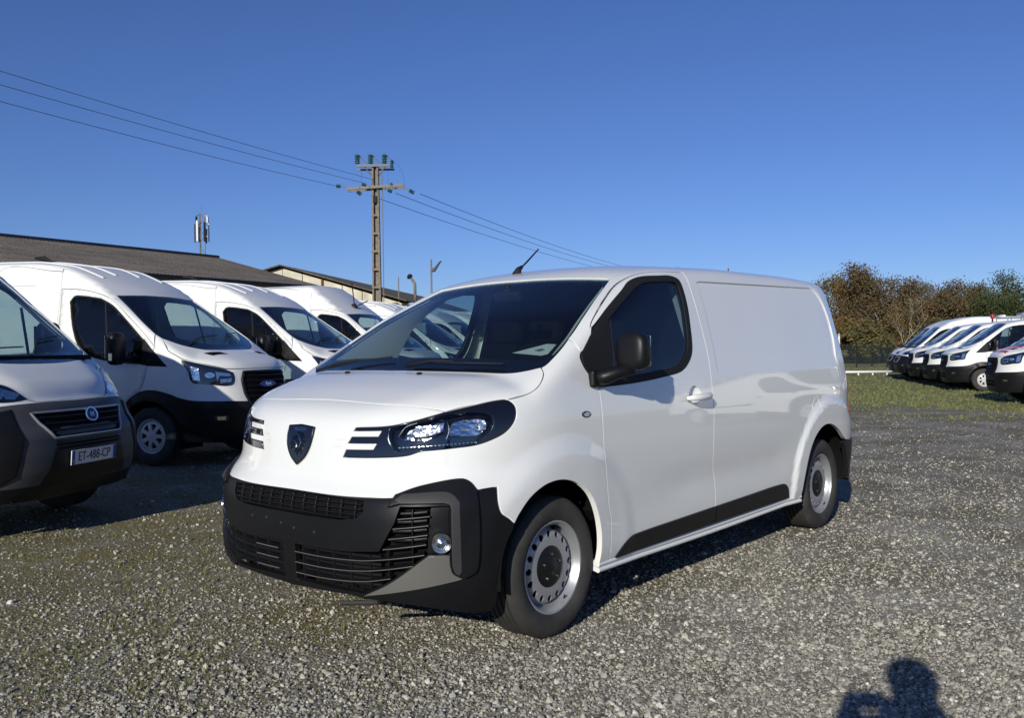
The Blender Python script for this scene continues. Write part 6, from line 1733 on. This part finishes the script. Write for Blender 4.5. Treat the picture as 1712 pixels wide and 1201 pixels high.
mb = MB(); mb.tube([(0, 0, 0), (0, 0, 6.35 - P.z)], [.08, .05], 6); o = mb.build('thin_pole', M['rust'], None, True); o.location = P; tag(o, 'tip of a thin brown post above the foreground van roof', 'pole')
GS = 'bushes at the foot of the wood'
SH = [(1360, 'leaf_olive', 3.0), (1392, 'leaf_rust', 3.3), (1424, 'leaf_rust', 3.4), (1452, 'leaf_olive', 3.2), (1486, 'leaf_brown', 3.0), (1520, 'leaf_brown', 3.2), (1556, 'leaf_olive', 3.2), (1592, 'leaf_green', 3.2), (1630, 'leaf_olive', 3.0), (1668, 'leaf_green', 3.2), (1706, 'leaf_brown', 3.0), (1744, 'leaf_olive', 3.0), (1790, 'leaf_green', 3.0)]
SL = ['olive bush hidden behind the foreground van', 'rust-coloured bush just right of the foreground van', 'rust and yellow bush behind the wire fence', 'olive bush behind the far end of the wire fence', 'brown bush left of the leaning pale trunk', 'brown bush above the farthest right-row van', 'olive bush above the second farthest right-row van', 'dark green bush above the beacon van', 'olive bush left of the round green tree', 'dark green bush under the round green tree', 'brown bush at the right edge', 'olive bush outside the right edge', 'green bush farthest outside the right edge']
for k, (px, lf, h_) in enumerate(SH):
    P = atp(px, 66 + (k % 3)); P.z = gz(P); t, s_ = tree(P, h_, 4.6, lf, 5200, 500 + k, SL[k], group=GS, name='shrub', cat='bush', lsize=.12); rescale(t, s_)
# far wood behind everything, read as one mass
def far_wood():
    rg = np.random.default_rng(9); n = 60000
    px = rg.uniform(700, 2300, n); D = rg.uniform(84, 104, n)
    fh = np.array([fwv.x, fwv.y]); fh /= np.linalg.norm(fh); rh = np.array([fh[1], -fh[0]])
    xy = np.array(CAM_LOC[:2]) + fh * D[:, None] + rh * ((px - PW / 2) / F_PX * D)[:, None]
    top = 5.0 + .8 * np.sin(px * .021) + .5 * np.sin(px * .05 + 1) + .3 * np.sin(px * .13)
    z = ground_z(xy[:, 0], xy[:, 1]) + np.sqrt(rg.random(n)) * np.where(px < 1340, np.minimum(top, 3.2), top - .4)
    c = np.column_stack([xy, z]); a = rg.normal(0, 1, (n, 3)); a /= np.linalg.norm(a, axis=1, keepdims=True); b_ = np.cross(a, rg.normal(0, 1, (n, 3))); b_ /= np.linalg.norm(b_, axis=1, keepdims=True); a *= .22; b_ *= .16
    v = np.stack([c - a, c - b_, c + a, c + b_], 1).reshape(-1, 3); me = bpy.data.meshes.new('far_wood'); me.vertices.add(len(v)); me.vertices.foreach_set('co', v.ravel()); me.loops.add(len(v)); me.loops.foreach_set('vertex_index', np.arange(len(v))); me.polygons.add(n); me.polygons.foreach_set('loop_start', np.arange(n) * 4); me.polygons.foreach_set('loop_total', np.full(n, 4)); me.update(); me.materials.append(M['leaf_brown'])
    tag(link(bpy.data.objects.new('far_wood', me)), 'brown wood behind the nearer trees, one mass', kind='stuff')
far_wood()
# ------------------------------------------------------------------ fence, rail, white frame
M['fence'] = mat('green_coated_wire', (.05, .075, .06), .6)
def fence():
    a, b_ = atp(1330, 58), atp(1560, 58); w = empty('wire_fence', a, 0, 'dark green wire mesh fence in front of the bushes', 'fence')
    d = b_ - a; n = 9
    for k in range(n + 1):
        p = d * k / n; z = gz(a + p); mb = MB(); mb.box((p.x, p.y, z + .75), (.07, .07, 1.5)); mb.build('post', M['rubber'], w)
    for k in range(n):
        mb = MB(); p0, p1 = d * k / n, d * (k + 1) / n; z0, z1 = gz(a + p0), gz(a + p1)
        for j in range(8): mb.tube([(p0.x, p0.y, z0 + .08 + j * .19), (p1.x, p1.y, z1 + .08 + j * .19)], .007, 3, cap=False)
        for j in range(14): q = p0.lerp(p1, j / 14); mb.tube([(q.x, q.y, z0 + .05), (q.x, q.y, z0 + 1.46)], .006, 3, cap=False)
        mb.build('mesh_panel', M['fence'], w)
fence()
def rail():
    a, b_ = atp(1380, 44), atp(1500, 44); w = empty('low_rail', a, 0, 'low white rail at the edge of the grass, left of the right row', 'rail')
    d = b_ - a; z0, z1 = gz(a) + .16, gz(b_) + .16
    mb = MB(); mb.tube([(0, 0, z0), (d.x, d.y, z1)], .06, 6); mb.build('bar', M['plate'], w, True)
    for k in range(5): p = d * (k + .3) / 5; mb = MB(); mb.box((p.x, p.y, gz(a + p) + .06), (.06, .06, .22)); mb.build('rail_foot', M['plate'], w)
rail()
def trailer():
    P = atp(1397, 34); P.z = gz(P); w = empty('dropside_frame', P, R(-152), 'white upright frame with slots, showing behind the foreground van tail', 'truck headboard')
    mb = MB()
    for x in (-.9, -.3, .3, .9): mb.box((x, 0, 1.15), (.10, .06, 1.5))
    for z in (.45, .85, 1.3, 1.86): mb.box((0, .003, z), (1.9, .05, .09))
    mb.build('frame', M['plate'], w)
    mb = MB()
    for z in (1.08, 1.58): mb.box((0, .04, z), (1.8, .02, .22))
    mb.build('slot_panel', M['plastic'], w)
    mb = MB(); mb.box((0, .3, .40), (1.9, .5, .08)); mb.build('bed', M['plastic_grey'], w)
    for x in (-.7, .7):
        mb = MB(); mb.lathe([(0, .09), (.2, .09), (.30, .07), (.30, -.07), (0, -.07)], 18, Matrix.Translation((x, .3, .30)) @ Matrix.Rotation(R(90), 4, 'Z')); mb.build('wheel', M['tyre'], w)
trailer()
# ------------------------------------------------------------------ the photographer, whose shadow falls into the picture
def photographer():
    fh = Vector((fwv.x, fwv.y, 0)).normalized(); rh = Vector((fh.y, -fh.x, 0)); c = Vector((3.55, 3.84, 0)); c.z = gz((3.55, 3.84, 0))
    J = {'pelvis': (0, 0, .93, .145), 'waist': (0, 0, 1.08, .135), 'chest': (0, .02, 1.28, .155), 'neckb': (0, .0, 1.42, .15), 'neck': (0, .02, 1.50, .10), 'head': (0, .04, 1.59, .095), 'crown': (0, .03, 1.65, .088)}
    for s, n in ((-1, 'l'), (1, 'r')):
        J.update({'hip' + n: (.10 * s, 0, .88, .095), 'knee' + n: (.12 * s, .02, .48, .062), 'ank' + n: (.13 * s, -.02, .09, .045), 'toe' + n: (.15 * s, .15, .035, .035), 'sh' + n: (.18 * s, 0, 1.39, .062)})
    # arms raised and thickened to fill the shadow, hands either side of the phone (local: x right, y forward)
    J.update({'ell': (-.21, .08, 1.12, .120), 'wrl': (-.205, .14, 1.34, .110), 'pl': (-.215, .200, 1.435, .050), 'elr': (.0, .06, 1.12, .130), 'wrr': (-.03, .13, 1.34, .115), 'pr': (-.035, .195, 1.44, .055)})
    E = [('pelvis', 'waist'), ('waist', 'chest'), ('chest', 'neckb'), ('neckb', 'neck'), ('neck', 'head'), ('head', 'crown')]
    for n in 'lr': E += [('pelvis', 'hip' + n), ('hip' + n, 'knee' + n), ('knee' + n, 'ank' + n), ('ank' + n, 'toe' + n), ('chest', 'sh' + n), ('sh' + n, 'el' + n), ('el' + n, 'wr' + n), ('wr' + n, 'p' + n)]
    # five fingers on each hand, curled round the phone's ends
    for n, s in (('l', -1), ('r', 1)):
        px, py, pz, _ = J['p' + n]
        for k in range(5):
            a = 'f%s%da' % (n, k); b_ = 'f%s%db' % (n, k)
            if k == 4: J[a] = (px - .02 * s, py + .0, pz - .03, .010); J[b_] = (px - .055 * s, py + .005, pz - .035, .008)
            else: J[a] = (px - .010 * s, py + .020, pz + .035 - k * .021, .010); J[b_] = (px - .045 * s, py + .024, pz + .034 - k * .021, .008)
            E += [('p' + n, a), (a, b_)]
    nm = list(J); me = bpy.data.meshes.new('person'); me.from_pydata([J[k][:3] for k in nm], [(nm.index(a), nm.index(b_)) for a, b_ in E], [])
    o = link(bpy.data.objects.new('person', me)); md = o.modifiers.new('skin', 'SKIN'); md.use_smooth_shade = True
    if not me.skin_vertices: bpy.context.view_layer.objects.active = o
    for i, k in enumerate(nm):
        me.skin_vertices[0].data[i].radius = (J[k][3], J[k][3]); 
    me.skin_vertices[0].data[0].use_root = True
    sb = o.modifiers.new('sub', 'SUBSURF'); sb.levels = 1; sb.render_levels = 1
    me.materials.append(mat('dark_jacket', (.03, .035, .05), .9))
    ang = math.atan2(fh.y, fh.x) - math.pi / 2
    o.location = c; o.rotation_euler = (0, 0, ang)
    tag(o, 'person in dark clothes raising a phone, whose shadow lies at the lower right', 'person')
    hr = superell('hair', (0, .015, 1.625), (.105, .115, .098), 1.0, mat('dark_hair', (.02, .015, .012), .8), o, 16)
    superell('shadow_filler', (-.115, .11, 1.24), (.155, .085, .20), .6, me.materials[0], o, 20)  # solid added between the arms to close the gap in the shadow
    mbn = MB(); mbn.tube([(0, .115, 1.60), (0, .142, 1.575), (0, .12, 1.568)], [.010, .014, .010], 6); mbn.build('nose', M['int_trim'], o, True)
    # the phone, just behind the camera point
    Pc = Vector(CAM_LOC) - fwv * .010
    M3 = Matrix((r2v, u2v, -fwv)).transposed()
    mb = MB(); mb.box(Pc + M3 @ Vector((.045, .030, .006)), (.15, .076, .008), M3); ph = mb.build('smartphone', M['gloss'], None, bevel=.003); tag(ph, 'black phone held level in both hands by the person', 'phone')
photographer()
